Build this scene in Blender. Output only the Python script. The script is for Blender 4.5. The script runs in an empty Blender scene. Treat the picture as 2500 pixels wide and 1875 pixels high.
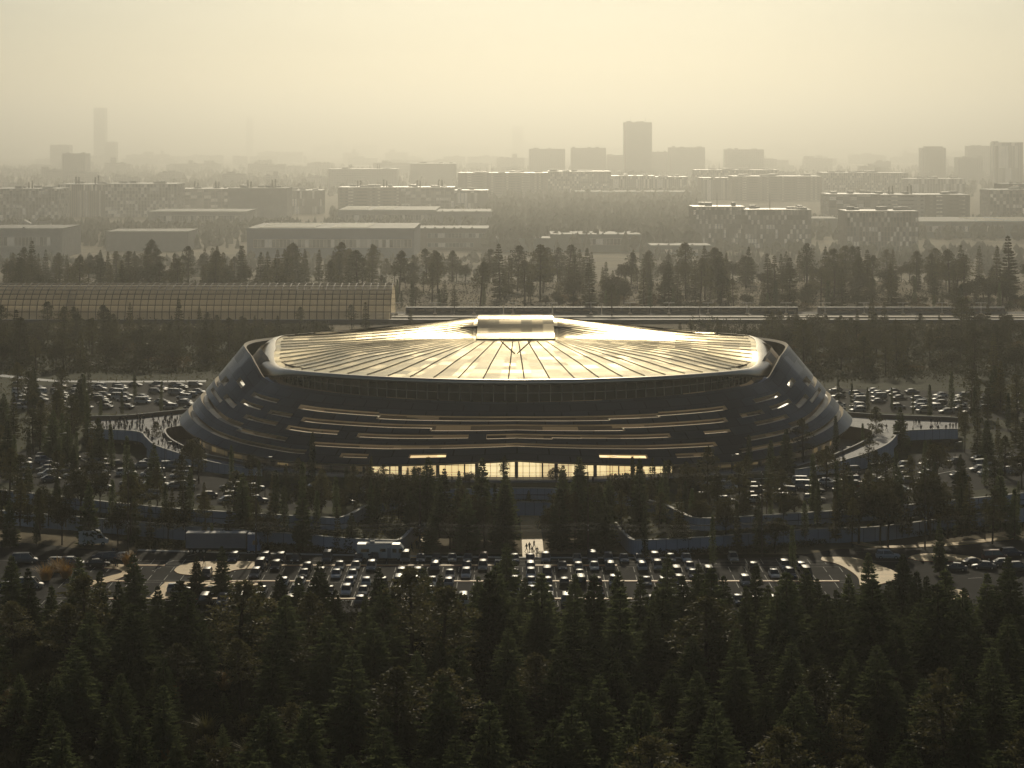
import bpy, bmesh, math, random
from mathutils import Vector, Matrix
PI = math.pi
sc = bpy.context.scene
COL = sc.collection
F, H, YH, CX = 2200.0, 80.0, 145.0, 512.0

def P(px, py, z=0.0):
    y = F * (H - z) / (py - YH)
    return ((px - CX) * y / F, y, z)
def RZ(px, py, y):
    return ((px - CX) * y / F, y, H - (py - YH) * y / F)
def pxof(x, y, z=0.0):
    return (CX + F * x / y, YH + F * (H - z) / y)
def lerp(a, b, t): return a + (b - a) * t
def sstep(a, b, x):
    t = min(1, max(0, (x - a) / (b - a))); return t * t * (3 - 2 * t)
def interp(tab, x):
    if x <= tab[0][0]: return tab[0][1]
    for (a, u), (b, v) in zip(tab, tab[1:]):
        if x <= b: return u + (v - u) * (x - a) / (b - a)
    return tab[-1][1]
ORD = ['first','second','third','fourth','fifth','sixth','seventh','eighth','ninth','tenth','eleventh','twelfth','thirteenth','fourteenth','fifteenth','sixteenth','seventeenth','eighteenth','nineteenth']
TENS = ['twentieth','thirtieth','fortieth','fiftieth','sixtieth','seventieth','eightieth','ninetieth']
TENB = ['twenty','thirty','forty','fifty','sixty','seventy','eighty','ninety']
def ordw(n):
    if n <= 19: return ORD[n - 1]
    t, u = divmod(n, 10)
    return TENS[t - 2] if u == 0 else TENB[t - 2] + '-' + ORD[u - 1]

# ---------------------------------------------------------------- materials
MATS = {}
def nmat(name):
    m = bpy.data.materials.new(name); m.use_nodes = True
    MATS[name] = m
    return m, m.node_tree.nodes, m.node_tree.links, m.node_tree.nodes['Principled BSDF']
def simple(name, col, rough=0.7, metal=0.0, noise=0.0, scale=1.0, spec=0.5, emit=0.0, ecol=None, bump=0.0):
    m, N, L, b = nmat(name)
    b.inputs['Base Color'].default_value = (*col, 1)
    b.inputs['Roughness'].default_value = rough
    b.inputs['Metallic'].default_value = metal
    b.inputs['Specular IOR Level'].default_value = spec
    if emit:
        b.inputs['Emission Color'].default_value = (*(ecol or col), 1)
        b.inputs['Emission Strength'].default_value = emit
    if noise:
        tc = N.new('ShaderNodeTexCoord')
        n = N.new('ShaderNodeTexNoise'); n.inputs['Scale'].default_value = scale; n.inputs['Detail'].default_value = 6
        L.new(tc.outputs['Object'], n.inputs['Vector'])
        r = N.new('ShaderNodeValToRGB')
        r.color_ramp.elements[0].position = 0.3; r.color_ramp.elements[1].position = 0.7
        r.color_ramp.elements[0].color = tuple(c * (1 - noise) for c in col) + (1,)
        r.color_ramp.elements[1].color = tuple(min(1, c * (1 + noise)) for c in col) + (1,)
        L.new(n.outputs['Fac'], r.inputs['Fac']); L.new(r.outputs['Color'], b.inputs['Base Color'])
        if bump:
            bp = N.new('ShaderNodeBump'); bp.inputs['Strength'].default_value = bump
            L.new(n.outputs['Fac'], bp.inputs['Height']); L.new(bp.outputs['Normal'], b.inputs['Normal'])
    return m
def foliage(name, c0, c1, trans=0.25):
    """leaf material: per-tree tint from object random, clump tint from noise, some light through the leaf"""
    m, N, L, b = nmat(name)
    tc = N.new('ShaderNodeTexCoord'); oi = N.new('ShaderNodeObjectInfo')
    n = N.new('ShaderNodeTexNoise'); n.inputs['Scale'].default_value = 0.9; n.inputs['Detail'].default_value = 3
    L.new(tc.outputs['Object'], n.inputs['Vector'])
    a = N.new('ShaderNodeMath'); a.operation = 'MULTIPLY_ADD'; a.inputs[1].default_value = 0.55; a.inputs[2].default_value = 0.0
    L.new(oi.outputs['Random'], a.inputs[0])
    s = N.new('ShaderNodeMath'); s.operation = 'MULTIPLY_ADD'; s.inputs[1].default_value = 0.6
    L.new(n.outputs['Fac'], s.inputs[0]); L.new(a.outputs[0], s.inputs[2])
    r = N.new('ShaderNodeValToRGB')
    r.color_ramp.elements[0].position = 0.2; r.color_ramp.elements[1].position = 0.85
    r.color_ramp.elements[0].color = (*c0, 1); r.color_ramp.elements[1].color = (*c1, 1)
    L.new(s.outputs[0], r.inputs['Fac']); L.new(r.outputs['Color'], b.inputs['Base Color'])
    b.inputs['Roughness'].default_value = 0.6; b.inputs['Specular IOR Level'].default_value = 0.06
    t = N.new('ShaderNodeBsdfTranslucent'); L.new(r.outputs['Color'], t.inputs['Color'])
    mx = N.new('ShaderNodeMixShader'); mx.inputs['Fac'].default_value = trans
    L.new(b.outputs[0], mx.inputs[1]); L.new(t.outputs[0], mx.inputs[2])
    L.new(mx.outputs[0], N['Material Output'].inputs['Surface'])
    return m
def cells(name, cols, rough=(0.3, 0.5), metal=0.0, sx=1.0, sy=1.0, line=0.0, linecol=(0.02, 0.02, 0.02), spec=0.5, emit=0.0, smear=0.0):
    """panelled surface: each UV cell gets its own tint and roughness; optional dark joints"""
    m, N, L, b = nmat(name)
    uv = N.new('ShaderNodeUVMap')
    mp = N.new('ShaderNodeVectorMath'); mp.operation = 'MULTIPLY'; mp.inputs[1].default_value = (sx, sy, 0)
    L.new(uv.outputs[0], mp.inputs[0])
    fl = N.new('ShaderNodeVectorMath'); fl.operation = 'FLOOR'; L.new(mp.outputs[0], fl.inputs[0])
    wn = N.new('ShaderNodeTexWhiteNoise'); wn.noise_dimensions = '2D'; L.new(fl.outputs[0], wn.inputs['Vector'])
    r = N.new('ShaderNodeValToRGB')
    e = r.color_ramp.elements
    e[0].color = (*cols[0], 1); e[1].color = (*cols[-1], 1)
    for i in range(1, len(cols) - 1): e.new(i / (len(cols) - 1)).color = (*cols[i], 1)
    L.new(wn.outputs['Value'], r.inputs['Fac'])
    out = r.outputs['Color']
    mr = N.new('ShaderNodeMapRange'); mr.inputs['To Min'].default_value = rough[0]; mr.inputs['To Max'].default_value = rough[1]
    L.new(wn.outputs['Value'], mr.inputs['Value'])
    rout = mr.outputs[0]
    if smear:
        tc = N.new('ShaderNodeTexCoord'); sm = N.new('ShaderNodeVectorMath'); sm.operation = 'MULTIPLY'; sm.inputs[1].default_value = (0.12, 0.5, 0.5)
        L.new(tc.outputs['Object'], sm.inputs[0])
        n = N.new('ShaderNodeTexNoise'); n.inputs['Scale'].default_value = 0.55; n.inputs['Detail'].default_value = 7; n.inputs['Roughness'].default_value = 0.65
        L.new(sm.outputs[0], n.inputs['Vector'])
        ms = N.new('ShaderNodeMath'); ms.operation = 'MULTIPLY_ADD'; ms.inputs[1].default_value = smear; ms.inputs[2].default_value = -smear / 2
        L.new(n.outputs['Fac'], ms.inputs[0])
        ad = N.new('ShaderNodeMath'); ad.operation = 'ADD'; L.new(rout, ad.inputs[0]); L.new(ms.outputs[0], ad.inputs[1]); rout = ad.outputs[0]
    L.new(rout, b.inputs['Roughness'])
    if line:
        fr = N.new('ShaderNodeVectorMath'); fr.operation = 'FRACTION'; L.new(mp.outputs[0], fr.inputs[0])
        sp = N.new('ShaderNodeSeparateXYZ'); L.new(fr.outputs[0], sp.inputs[0])
        lt1 = N.new('ShaderNodeMath'); lt1.operation = 'LESS_THAN'; lt1.inputs[1].default_value = line; L.new(sp.outputs[0], lt1.inputs[0])
        lt2 = N.new('ShaderNodeMath'); lt2.operation = 'LESS_THAN'; lt2.inputs[1].default_value = line; L.new(sp.outputs[1], lt2.inputs[0])
        mxm = N.new('ShaderNodeMath'); mxm.operation = 'MAXIMUM'; L.new(lt1.outputs[0], mxm.inputs[0]); L.new(lt2.outputs[0], mxm.inputs[1])
        mc = N.new('ShaderNodeMix'); mc.data_type = 'RGBA'; L.new(mxm.outputs[0], mc.inputs['Factor'])
        L.new(out, mc.inputs['A']); mc.inputs['B'].default_value = (*linecol, 1); out = mc.outputs['Result']
    L.new(out, b.inputs['Base Color'])
    b.inputs['Metallic'].default_value = metal; b.inputs['Specular IOR Level'].default_value = spec
    if emit:
        L.new(out, b.inputs['Emission Color']); b.inputs['Emission Strength'].default_value = emit
    return m
def pane(name, tint, alpha):
    m, N, L, b = nmat(name)
    b.inputs['Base Color'].default_value = (*tint, 1); b.inputs['Roughness'].default_value = 0.08
    t = N.new('ShaderNodeBsdfTransparent'); t.inputs['Color'].default_value = (0.85, 0.85, 0.82, 1)
    mx = N.new('ShaderNodeMixShader'); mx.inputs['Fac'].default_value = alpha
    L.new(t.outputs[0], mx.inputs[1]); L.new(b.outputs[0], mx.inputs[2]); L.new(mx.outputs[0], N['Material Output'].inputs['Surface'])
    return m

# ---------------------------------------------------------------- mesh builder
class MB:
    def __init__(s): s.v = []; s.f = []; s.m = []; s.uv = []
    def quad(s, a, b, c, d, m=0, uv=None):
        i = len(s.v); s.v += [a, b, c, d]; s.f.append((i, i + 1, i + 2, i + 3)); s.m.append(m)
        s.uv += list(uv) if uv else [(0, 0), (1, 0), (1, 1), (0, 1)]
    def poly(s, pts, m=0):
        i = len(s.v); s.v += [tuple(p) for p in pts]; s.f.append(tuple(range(i, i + len(pts)))); s.m.append(m)
        s.uv += [(p[0], p[1]) for p in pts]
    def box(s, x0, x1, y0, y1, z0, z1, m=0, mt=None):
        mt = m if mt is None else mt
        w, d, h = x1 - x0, y1 - y0, z1 - z0
        s.quad((x0, y0, z0), (x1, y0, z0), (x1, y0, z1), (x0, y0, z1), m, [(0, 0), (w, 0), (w, h), (0, h)])
        s.quad((x1, y0, z0), (x1, y1, z0), (x1, y1, z1), (x1, y0, z1), m, [(0, 0), (d, 0), (d, h), (0, h)])
        s.quad((x1, y1, z0), (x0, y1, z0), (x0, y1, z1), (x1, y1, z1), m, [(0, 0), (w, 0), (w, h), (0, h)])
        s.quad((x0, y1, z0), (x0, y0, z0), (x0, y0, z1), (x0, y1, z1), m, [(0, 0), (d, 0), (d, h), (0, h)])
        s.quad((x0, y0, z1), (x1, y0, z1), (x1, y1, z1), (x0, y1, z1), mt, [(0, 0), (w, 0), (w, d), (0, d)])
        s.quad((x0, y1, z0), (x1, y1, z0), (x1, y0, z0), (x0, y0, z0), m)
    def tube(s, p0, p1, r0, r1, n=8, m=0, cap=True):
        p0, p1 = Vector(p0), Vector(p1); d = (p1 - p0)
        if d.length < 1e-6: return
        d.normalize(); a = d.orthogonal().normalized(); b = d.cross(a)
        ring = lambda p, r: [tuple(p + a * (r * math.cos(2 * PI * k / n)) + b * (r * math.sin(2 * PI * k / n))) for k in range(n)]
        A, B = ring(p0, r0), ring(p1, r1)
        i = len(s.v); s.v += A + B
        for k in range(n):
            s.f.append((i + k, i + (k + 1) % n, i + n + (k + 1) % n, i + n + k)); s.m.append(m); s.uv += [(0, 0)] * 4
        if cap:
            s.f.append(tuple(range(i + n, i + 2 * n))); s.m.append(m); s.uv += [(0, 0)] * n
            s.f.append(tuple(reversed(range(i, i + n)))); s.m.append(m); s.uv += [(0, 0)] * n
    def grid(s, rows, m=0, closed=False, uvf=None, skip=None):
        """rows: list of equally long rows of points, shared vertices"""
        i = len(s.v); n = len(rows[0])
        for r in rows: s.v += [tuple(p) for p in r]
        for j in range(len(rows) - 1):
            for k in range(n if closed else n - 1):
                if skip and skip(j, k): continue
                k2 = (k + 1) % n
                s.f.append((i + j * n + k, i + j * n + k2, i + (j + 1) * n + k2, i + (j + 1) * n + k)); s.m.append(m if not callable(m) else m(j, k))
                s.uv += [uvf(j, k), uvf(j, k + 1), uvf(j + 1, k + 1), uvf(j + 1, k)] if uvf else [(k, j), (k + 1, j), (k + 1, j + 1), (k, j + 1)]
    def mesh(s, name, mats, smooth=False):
        me = bpy.data.meshes.new(name); me.from_pydata(s.v, [], s.f)
        for mt in (mats if isinstance(mats, (list, tuple)) else [mats]): me.materials.append(MATS[mt] if isinstance(mt, str) else mt)
        me.polygons.foreach_set('material_index', s.m)
        if smooth: me.polygons.foreach_set('use_smooth', [True] * len(s.f))
        ul = me.uv_layers.new(name='UVMap'); ul.data.foreach_set('uv', [c for u in s.uv for c in u])
        me.update(); return me
    def build(s, name, mats, parent=None, smooth=False):
        return link(name, s.mesh(name, mats, smooth), parent)
def link(name, me, parent=None):
    o = bpy.data.objects.new(name, me); COL.objects.link(o)
    if parent: o.parent = parent
    return o
def tag(o, label=None, cat=None, group=None, kind=None):
    for k, v in (('label', label), ('category', cat), ('group', group), ('kind', kind)):
        if v: o[k] = v
    return o
def thing(name, label, cat, loc=(0, 0, 0), rz=0.0, group=None):
    o = bpy.data.objects.new(name, None); COL.objects.link(o)
    o.location = loc; o.rotation_euler = (0, 0, rz); o.empty_display_size = 0.5
    return tag(o, label, cat, group)
def struct(o): o['kind'] = 'structure'; return o
def extrude_path(mb, pts, prof, m=0, closed=False, uvs=1.0):
    """sweep profile [(offset to the right of travel, dz)] along pts (x,y,z)"""
    n = len(pts); rows = []
    for i, p in enumerate(pts):
        a = pts[i - 1] if (i or closed) else pts[i]; b = pts[(i + 1) % n] if (i < n - 1 or closed) else pts[i]
        d = Vector((b[0] - a[0], b[1] - a[1])); d.normalize(); nx, ny = d.y, -d.x
        rows.append([(p[0] + nx * o, p[1] + ny * o, p[2] + dz) for o, dz in prof])
    if closed: rows.append(rows[0])
    mb.grid(rows, m)
def smooth_path(pts, k=6):
    """Catmull-Rom through the points"""
    out = []
    n = len(pts)
    for i in range(n - 1):
        p0, p1, p2, p3 = pts[max(0, i - 1)], pts[i], pts[i + 1], pts[min(n - 1, i + 2)]
        for j in range(k):
            t = j / k
            out.append(tuple(0.5 * (2 * b + (c - a) * t + (2 * a - 5 * b + 4 * c - d) * t * t + (3 * b - a - 3 * c + d) * t ** 3) for a, b, c, d in zip(p0, p1, p2, p3)))
    out.append(tuple(pts[-1])); return out

# ---------------------------------------------------------------- palette
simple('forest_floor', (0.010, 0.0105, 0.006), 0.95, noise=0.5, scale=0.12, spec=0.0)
simple('meadow', (0.13, 0.10, 0.055), 0.95, noise=0.45, scale=0.03, spec=0.1)
simple('lawn', (0.028, 0.032, 0.012), 0.95, noise=0.45, scale=0.35, spec=0.1)
simple('asphalt', (0.019, 0.019, 0.021), 0.9, noise=0.35, scale=0.2, spec=0.03)
simple('paint', (0.32, 0.31, 0.28), 0.8, noise=0.5, scale=0.8, spec=0.1)
simple('sand_paving', (0.52, 0.35, 0.15), 0.6, noise=0.16, scale=0.5, spec=0.14)
simple('kerb_red', (0.35, 0.09, 0.05), 0.7)
simple('concrete', (0.26, 0.26, 0.27), 0.7, noise=0.12, scale=0.4)
cells('white_wall', [(0.30, 0.33, 0.40), (0.36, 0.40, 0.48), (0.33, 0.37, 0.45), (0.39, 0.43, 0.50)], (0.45, 0.6), 0, line=0.035, linecol=(0.08, 0.085, 0.10), spec=0.3)
simple('coping', (0.44, 0.42, 0.38), 0.75, spec=0.2)
simple('dark_joint', (0.02, 0.02, 0.022), 0.8)
simple('deck_paving', (0.16, 0.16, 0.175), 0.7, noise=0.2, scale=0.35, spec=0.10)
simple('dark_soffit', (0.05, 0.047, 0.045), 0.8)
simple('brown_wall', (0.12, 0.09, 0.065), 0.6)
simple('bark', (0.05, 0.037, 0.026), 0.95, noise=0.35, scale=6.0, spec=0.1)
simple('metal_dark', (0.05, 0.05, 0.055), 0.4, 0.7)
simple('metal_pale', (0.5, 0.49, 0.46), 0.4, 0.8)
simple('wood_pole', (0.07, 0.05, 0.035), 0.9)
simple('ceramic', (0.75, 0.75, 0.7), 0.12)
simple('rubber', (0.015, 0.015, 0.015), 0.8)
simple('lamp_glass', (0.8, 0.8, 0.78), 0.1, spec=0.8)
SKY_STR, SUN_E, HAZE, HAZE_COL, HAZE_G, EXPO = 0.051, 5.0, 0.000158, (0.96, 0.955, 0.90), 0.85, -0.70
# ================================================================ the setting
mb = MB()
S = 26000.0
ZF = -55.0
def zfar(y): return 0.0 if y < 1280 else lerp(0.0, ZF, min(1, (y - 1280) / 870))
xs = [-S, -6000, -2000, -900, 0, 900, 2000, 6000, S]; ys = [-300, 200, 430, 960, 1280, 1700, 2150, 3000, 6000, 16000, 40000]
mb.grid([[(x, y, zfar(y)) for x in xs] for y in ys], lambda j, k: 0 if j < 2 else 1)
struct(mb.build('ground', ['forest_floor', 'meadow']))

UPW = [(-420, 448), (-280, 460), (-150, 474), (-60, 483), (0, 489.6), (48, 495), (120, 503), (181, 508.7), (260, 513.5), (318, 517), (344, 516.4), (366, 506), (389, 499), (411, 493), (441, 490), (480, 488.4), (516, 488), (552, 488.4),
       (593, 490), (623, 493), (645, 499), (668, 506), (690, 516.4), (710, 518), (750, 516), (829, 511), (877, 508), (924, 503), (1015, 493.7), (1090, 485), (1200, 472), (1330, 458), (1470, 446)]
LOW = [(-420, 474), (-280, 486), (-150, 497), (-60, 505), (0, 510.5), (48, 514.5), (93, 518), (140, 522), (185, 526), (283, 533), (345, 538), (385, 540), (401, 539), (412, 529), (422, 519), (440, 508.5), (472, 503), (516, 502),
       (560, 503), (592, 508.5), (610, 519), (620, 529), (631, 539), (648, 540), (700, 537.5), (760, 533), (818, 529), (875, 527), (933, 520), (1024, 508), (1090, 500), (1200, 487), (1330, 472), (1470, 459)]
ZU, ZL = 4.5, 2.8
up_path = smooth_path([P(x, y, 5.5) for x, y in UPW], 5)
lo_path = smooth_path([P(x, y, 2.9) for x, y in LOW], 5)

def wall_thing(path, z0, z1, label, two):
    w = thing('retaining_wall', label, 'wall', (0, 0, 0))
    sh = lambda z: [(p[0], p[1], z) for p in path]
    zm = lerp(z0, z1, 0.46)
    a = MB(); extrude_path(a, sh(0), [(0.0, z0 - 0.3), (0.0, (zm - 0.09) if two else z1), (-0.5, (zm - 0.09) if two else z1)])
    a.build('lower_band' if two else 'wall_face', 'white_wall', w)
    if two:
        a = MB(); extrude_path(a, sh(0), [(-0.22, zm - 0.09), (-0.22, zm + 0.09)]); a.build('shadow_gap', 'dark_joint', w)
        a = MB(); extrude_path(a, sh(0), [(-0.5, zm + 0.09), (0.12, zm + 0.09), (0.12, z1), (-0.5, z1), (-0.5, ZU - 0.5)]); a.build('upper_band', 'white_wall', w)
    a = MB(); extrude_path(a, sh(0), [(0.2, z1), (0.2, z1 + 0.12), (-0.55, z1 + 0.12), (-0.55, z1)]); a.build('coping', 'coping', w)
    return w
wall_thing(up_path, ZL, 5.4, 'upper white two-band retaining wall sweeping round the arena court', True)
wall_thing(lo_path, 0.0, 2.85, 'lower pale retaining wall beside the road below the terrace', False)

# plateau carrying arena and upper lots; it slopes back to the plain before the railway
mb = MB()
r0 = [(p[0], p[1] + 0.3, ZU) for p in up_path]
rows = [r0, [(p[0], max(p[1] + 1, 500), ZU) for p in r0], [(p[0] * 1.15, 620, ZU) for p in r0], [(p[0] * 1.3, 820, ZU) for p in r0], [(p[0] * 1.5, 930, 0.6) for p in r0], [(p[0] * 1.5, 950, -0.3) for p in r0]]
mb.grid(rows, 0); struct(mb.build('terrain', ['lawn']))
# planted bank between the two walls
def resample(path, n):
    import bisect
    xs_ = [0.0]
    for a, b in zip(path, path[1:]): xs_.append(xs_[-1] + math.dist(a, b))
    out = []
    for i in range(n):
        d = xs_[-1] * i / (n - 1); j = min(len(path) - 2, max(0, bisect.bisect_right(xs_, d) - 1))
        t = (d - xs_[j]) / max(1e-6, xs_[j + 1] - xs_[j]); out.append(tuple(lerp(u, v, t) for u, v in zip(path[j], path[j + 1])))
    return out
nb = 160
A_, B_ = resample(lo_path, nb), resample(up_path, nb)
mb = MB(); mb.grid([[(p[0], p[1] + 0.2, 2.55) for p in A_], [(lerp(a[0], b[0], .5), lerp(a[1], b[1], .5), 2.9) for a, b in zip(A_, B_)], [(p[0], p[1] + 0.1, 3.0) for p in B_]])
struct(mb.build('embankment', ['lawn']))

def sheet(name, pts, z, mat, m=None):
    mb = MB(); mb.poly([(p[0], p[1], z) for p in pts], 0)
    me = mb.mesh(name, mat)
    bm = bmesh.new(); bm.from_mesh(me); bmesh.ops.triangulate(bm, faces=bm.faces[:])
    bm.to_mesh(me); bm.free()
    return struct(link(name, me))
# the road and front car park
top = [(-260, 520), (-60, 537), (40, 544), (85, 549), (170, 552), (350, 556), (512, 558.6), (690, 559), (790, 556), (840, 549), (893, 548), (960, 545), (1024, 538), (1130, 529), (1300, 515)]
bot = [(1400, 590), (1100, 622), (980, 622), (760, 614), (150, 612), (40, 612), (-260, 590)]
sheet('road', [P(*p) for p in smooth_path(top, 4)] + [P(*p) for p in bot], 0.004, 'asphalt')

def island(px_pts, label, h=0.14, red=True, cat='traffic island', mat='sand_paving', nm='traffic_island', sm=5, z=0.0, part='paved_top'):
    pts = [P(x, y, z) for x, y in px_pts]
    if sm: pts = smooth_path(pts + [pts[0]], sm)[:-1]
    t = thing(nm, label, cat)
    a = MB(); n = len(pts); ar = sum(p[0] * q[1] - q[0] * p[1] for p, q in zip(pts, pts[1:] + pts[:1]))
    if ar < 0: pts.reverse()
    for p, q in zip(pts, pts[1:] + pts[:1]):
        a.quad((p[0], p[1], z), (q[0], q[1], z), (q[0], q[1], z + h - 0.004), (p[0], p[1], z + h - 0.004))
    a.build('kerb', 'kerb_red' if red else 'coping', t)
    a = MB(); a.poly([(p[0], p[1], z + h) for p in pts]); me = a.mesh(part, mat)
    bm = bmesh.new(); bm.from_mesh(me); bmesh.ops.triangulate(bm, faces=bm.faces[:]); bm.to_mesh(me); bm.free()
    link(part, me, t); return t
island([(174, 571), (178, 567), (190, 563.5), (210, 562), (262, 562.5), (262, 568), (235, 570.5), (222, 575.5), (200, 576), (180, 574.5)], 'sandy paved island with rounded tip beside the parked truck')
island([(150, 597), (164, 584), (172, 582.6), (250, 583), (250, 586.5), (190, 587.5), (182, 592), (160, 600)], 'narrow sandy island at the near corner of the front car park')
island([(85, 588), (85, 584.5), (108, 577), (122, 573), (116, 569.5), (104, 568.5), (106, 565.5), (120, 564.8), (130, 567.5), (132, 571), (124, 577), (104, 584)], 'hook-shaped sandy path island at the lower west junction')
island([(106, 557.5), (124, 553), (131, 551), (134, 553.5), (131, 558.5), (120, 559.5)], 'small sandy island tip beside the cars at the west junction')
island([(908, 558.6), (914, 555.6), (930, 554), (960, 555.6), (980, 559), (975, 562), (950, 561.8), (922, 561.4)], 'slender teardrop sandy island in the east junction')
island([(822, 557.5), (852, 558), (872, 563.5), (894, 571.5), (899, 578), (880, 585), (862, 588), (858, 578), (848, 570), (836, 564), (822, 561)], 'largest sandy triangular island at the east end of the car park')
island([(934, 588.6), (950, 589), (962, 591), (969, 596), (962, 600.5), (945, 603), (934, 604)], 'sandy island half hidden by spruces below the east junction')
# pavements and paths
def strip(name, mid, w, z, mat):
    mb = MB(); extrude_path(mb, [(p[0], p[1], 0) for p in mid], [(-w / 2, z - 0.14), (-w / 2, z), (w / 2, z), (w / 2, z - 0.14)]); return struct(mb.build(name, mat))
strip('path', [P(529, 510), P(530, 520), P(532, 538), P(533.5, 558.4)], 4.2, 0.02, 'sand_paving')
strip('path', [P(430, 530), P(420, 541), P(416, 550), P(415, 558)], 3.0, 0.02, 'sand_paving')
strip('path', [P(632, 545), P(634, 550), P(640, 555), P(648, 559)], 2.6, 0.02, 'sand_paving')
strip('pavement', smooth_path([P(822, 528), P(845, 538.5), P(868, 545.5), P(893, 547.2), P(925, 546), P(960, 543.8), P(1010, 538)], 5), 2.6, 0.12, 'sand_paving')
strip('pavement', smooth_path([P(138, 550.4), P(170, 551.3), P(260, 553.6), P(350, 555.4), P(512, 557.8), P(690, 558.2)], 5), 1.0, 0.12, 'coping')
# court floor behind the path
sheet('pavement', [P(440, 511), P(470, 506.5), P(516, 505.5), P(562, 506.5), P(592, 511), P(585, 517), P(540, 516), P(490, 516), P(450, 517)], 0.012, 'concrete')
# painted markings of the front lot; rows of stalls
MK = MB()
def mark(x0, x1, y0, y1, z=0.010): MK.quad((x0, y0, z), (x1, y0, z), (x1, y1, z), (x0, y1, z))
ROWS = [561.5, 569.5, 577.5, 585.0, 594.5, 603.5]          # picture height of each row of stalls
ROWY = [P(0, r)[1] for r in ROWS]
LOT_X = (-82.0, 62.0); STALL = 3.0
for i, y in enumerate(ROWY):
    far = i % 2 == 1
    x = LOT_X[0] + (10 if i < 1 else 0)
    while x <= LOT_X[1]:
        mark(x - 0.07, x + 0.07, y - 2.5, y + 2.5); x += STALL
    ye = y + 2.6 if far else y - 2.6
    mark(LOT_X[0], LOT_X[1], ye - 0.08, ye + 0.08)
for px in (196, 186, 178, 168): pass
for (ax, ay), (bx, by) in [((187, 556), (199, 553)), ((166, 563), (174, 560.5)), ((152, 571), (161, 567.5)), ((856, 551.5), (868, 552)), ((882, 553), (894, 553.4)), ((906, 550), (922, 549)), ((938, 549.5), (953, 550)), ((940, 571.5), (964, 570.5)), ((968, 578.5), (982, 577.5))]:
    a, b = P(ax, ay), P(bx, by); d = Vector((b[0] - a[0], b[1] - a[1], 0)); d.normalize(); n = Vector((-d.y, d.x, 0)) * 0.12
    MK.quad((a[0] - n.x, a[1] - n.y, .01), (b[0] - n.x, b[1] - n.y, .01), (b[0] + n.x, b[1] + n.y, .01), (a[0] + n.x, a[1] + n.y, .01))
for x0, x1, py in [(-120, 70, 557.4), (20, 75, 558.6)]: 
    y = P(0, py + 3)[1]; mark(x0, x1, y - .07, y + .07)
struct(MK.build('road_markings', 'paint'))
# low sandy medians between facing rows
MED = []
for i, (r, spans) in enumerate([(565.7, [(-78, -66), (-46, -3), (4, 20)]), (581.4, [(-80, -70), (-58, -36), (-20, 60)]), (599.0, [(-75, 40)])]):
    yc = P(0, r)[1]
    for a, b in spans:
        t = thing('median_strip', f'{["farthest","middle","nearest"][i]} line of sandy medians in the front car park, {"west" if a < -60 else "centre" if a < 0 else "east"} piece', 'median', (0, 0, 0), 0, 'sandy medians of the front car park')
        t['label'] = f'{ordw(len(MED)+1)} sandy kerbed median between facing parking rows, counted from the road'
        m = MB(); m.box(a, b, yc - .55, yc + .55, 0, .13); m.build('kerb', 'kerb_red', t)
        m = MB(); m.quad((a + .1, yc - .45, .134), (b - .1, yc - .45, .134), (b - .1, yc + .45, .134), (a + .1, yc + .45, .134)); m.build('paved_top', 'sand_paving', t)
        MED.append(t)
# upper lots on the plateau
sheet('parking_lot', [P(x, y, ZU) for x, y in [(-40, 462), (30, 450), (110, 452), (170, 466), (235, 478), (330, 487), (380, 496), (352, 503), (300, 511), (190, 504), (60, 489), (-40, 478)]], ZU + 0.004, 'asphalt')
sheet('parking_lot', [P(x, y, ZU) for x, y in [(20, 388), (60, 384), (205, 383), (212, 400), (150, 414), (60, 412), (10, 402)]], ZU + 0.004, 'asphalt')
sheet('parking_lot', [P(x, y, ZU) for x, y in [(1080, 462), (1030, 448), (930, 450), (880, 466), (800, 479), (735, 484), (668, 490), (690, 506), (760, 510), (870, 500), (960, 492), (1060, 480)]], ZU + 0.004, 'asphalt')
sheet('parking_lot', [P(x, y, ZU) for x, y in [(826, 388), (980, 392), (1024, 398), (1060, 412), (1000, 420), (920, 414), (860, 411), (832, 402)]], ZU + 0.004, 'asphalt')
strip('road', smooth_path([P(-30, 372, ZU), P(20, 377.5, ZU), P(60, 381, ZU), P(130, 381.5, ZU), P(206, 381, ZU)], 5), 4.5, ZU + 0.008, 'concrete')
strip('path', smooth_path([P(940, 420, ZU), P(990, 428, ZU), P(1040, 435, ZU), P(1100, 440, ZU)], 5), 5, ZU + 0.012, 'asphalt')
for k, pts in enumerate([[(72, 455), (88, 462), (110, 470), (135, 477)], [(842, 485), (872, 478), (890, 469), (905, 462)], [(60, 382.6), (130, 383.2), (206, 382.8)], [(905, 481), (960, 470), (1024, 458)], [(843, 392), (900, 396), (960, 402), (1030, 408)], [(700, 482), (735, 480.5), (790, 477)]]):
    strip('kerb', smooth_path([P(x, y, ZU) for x, y in pts], 5), 0.3, ZU + 0.13, 'coping')
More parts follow.
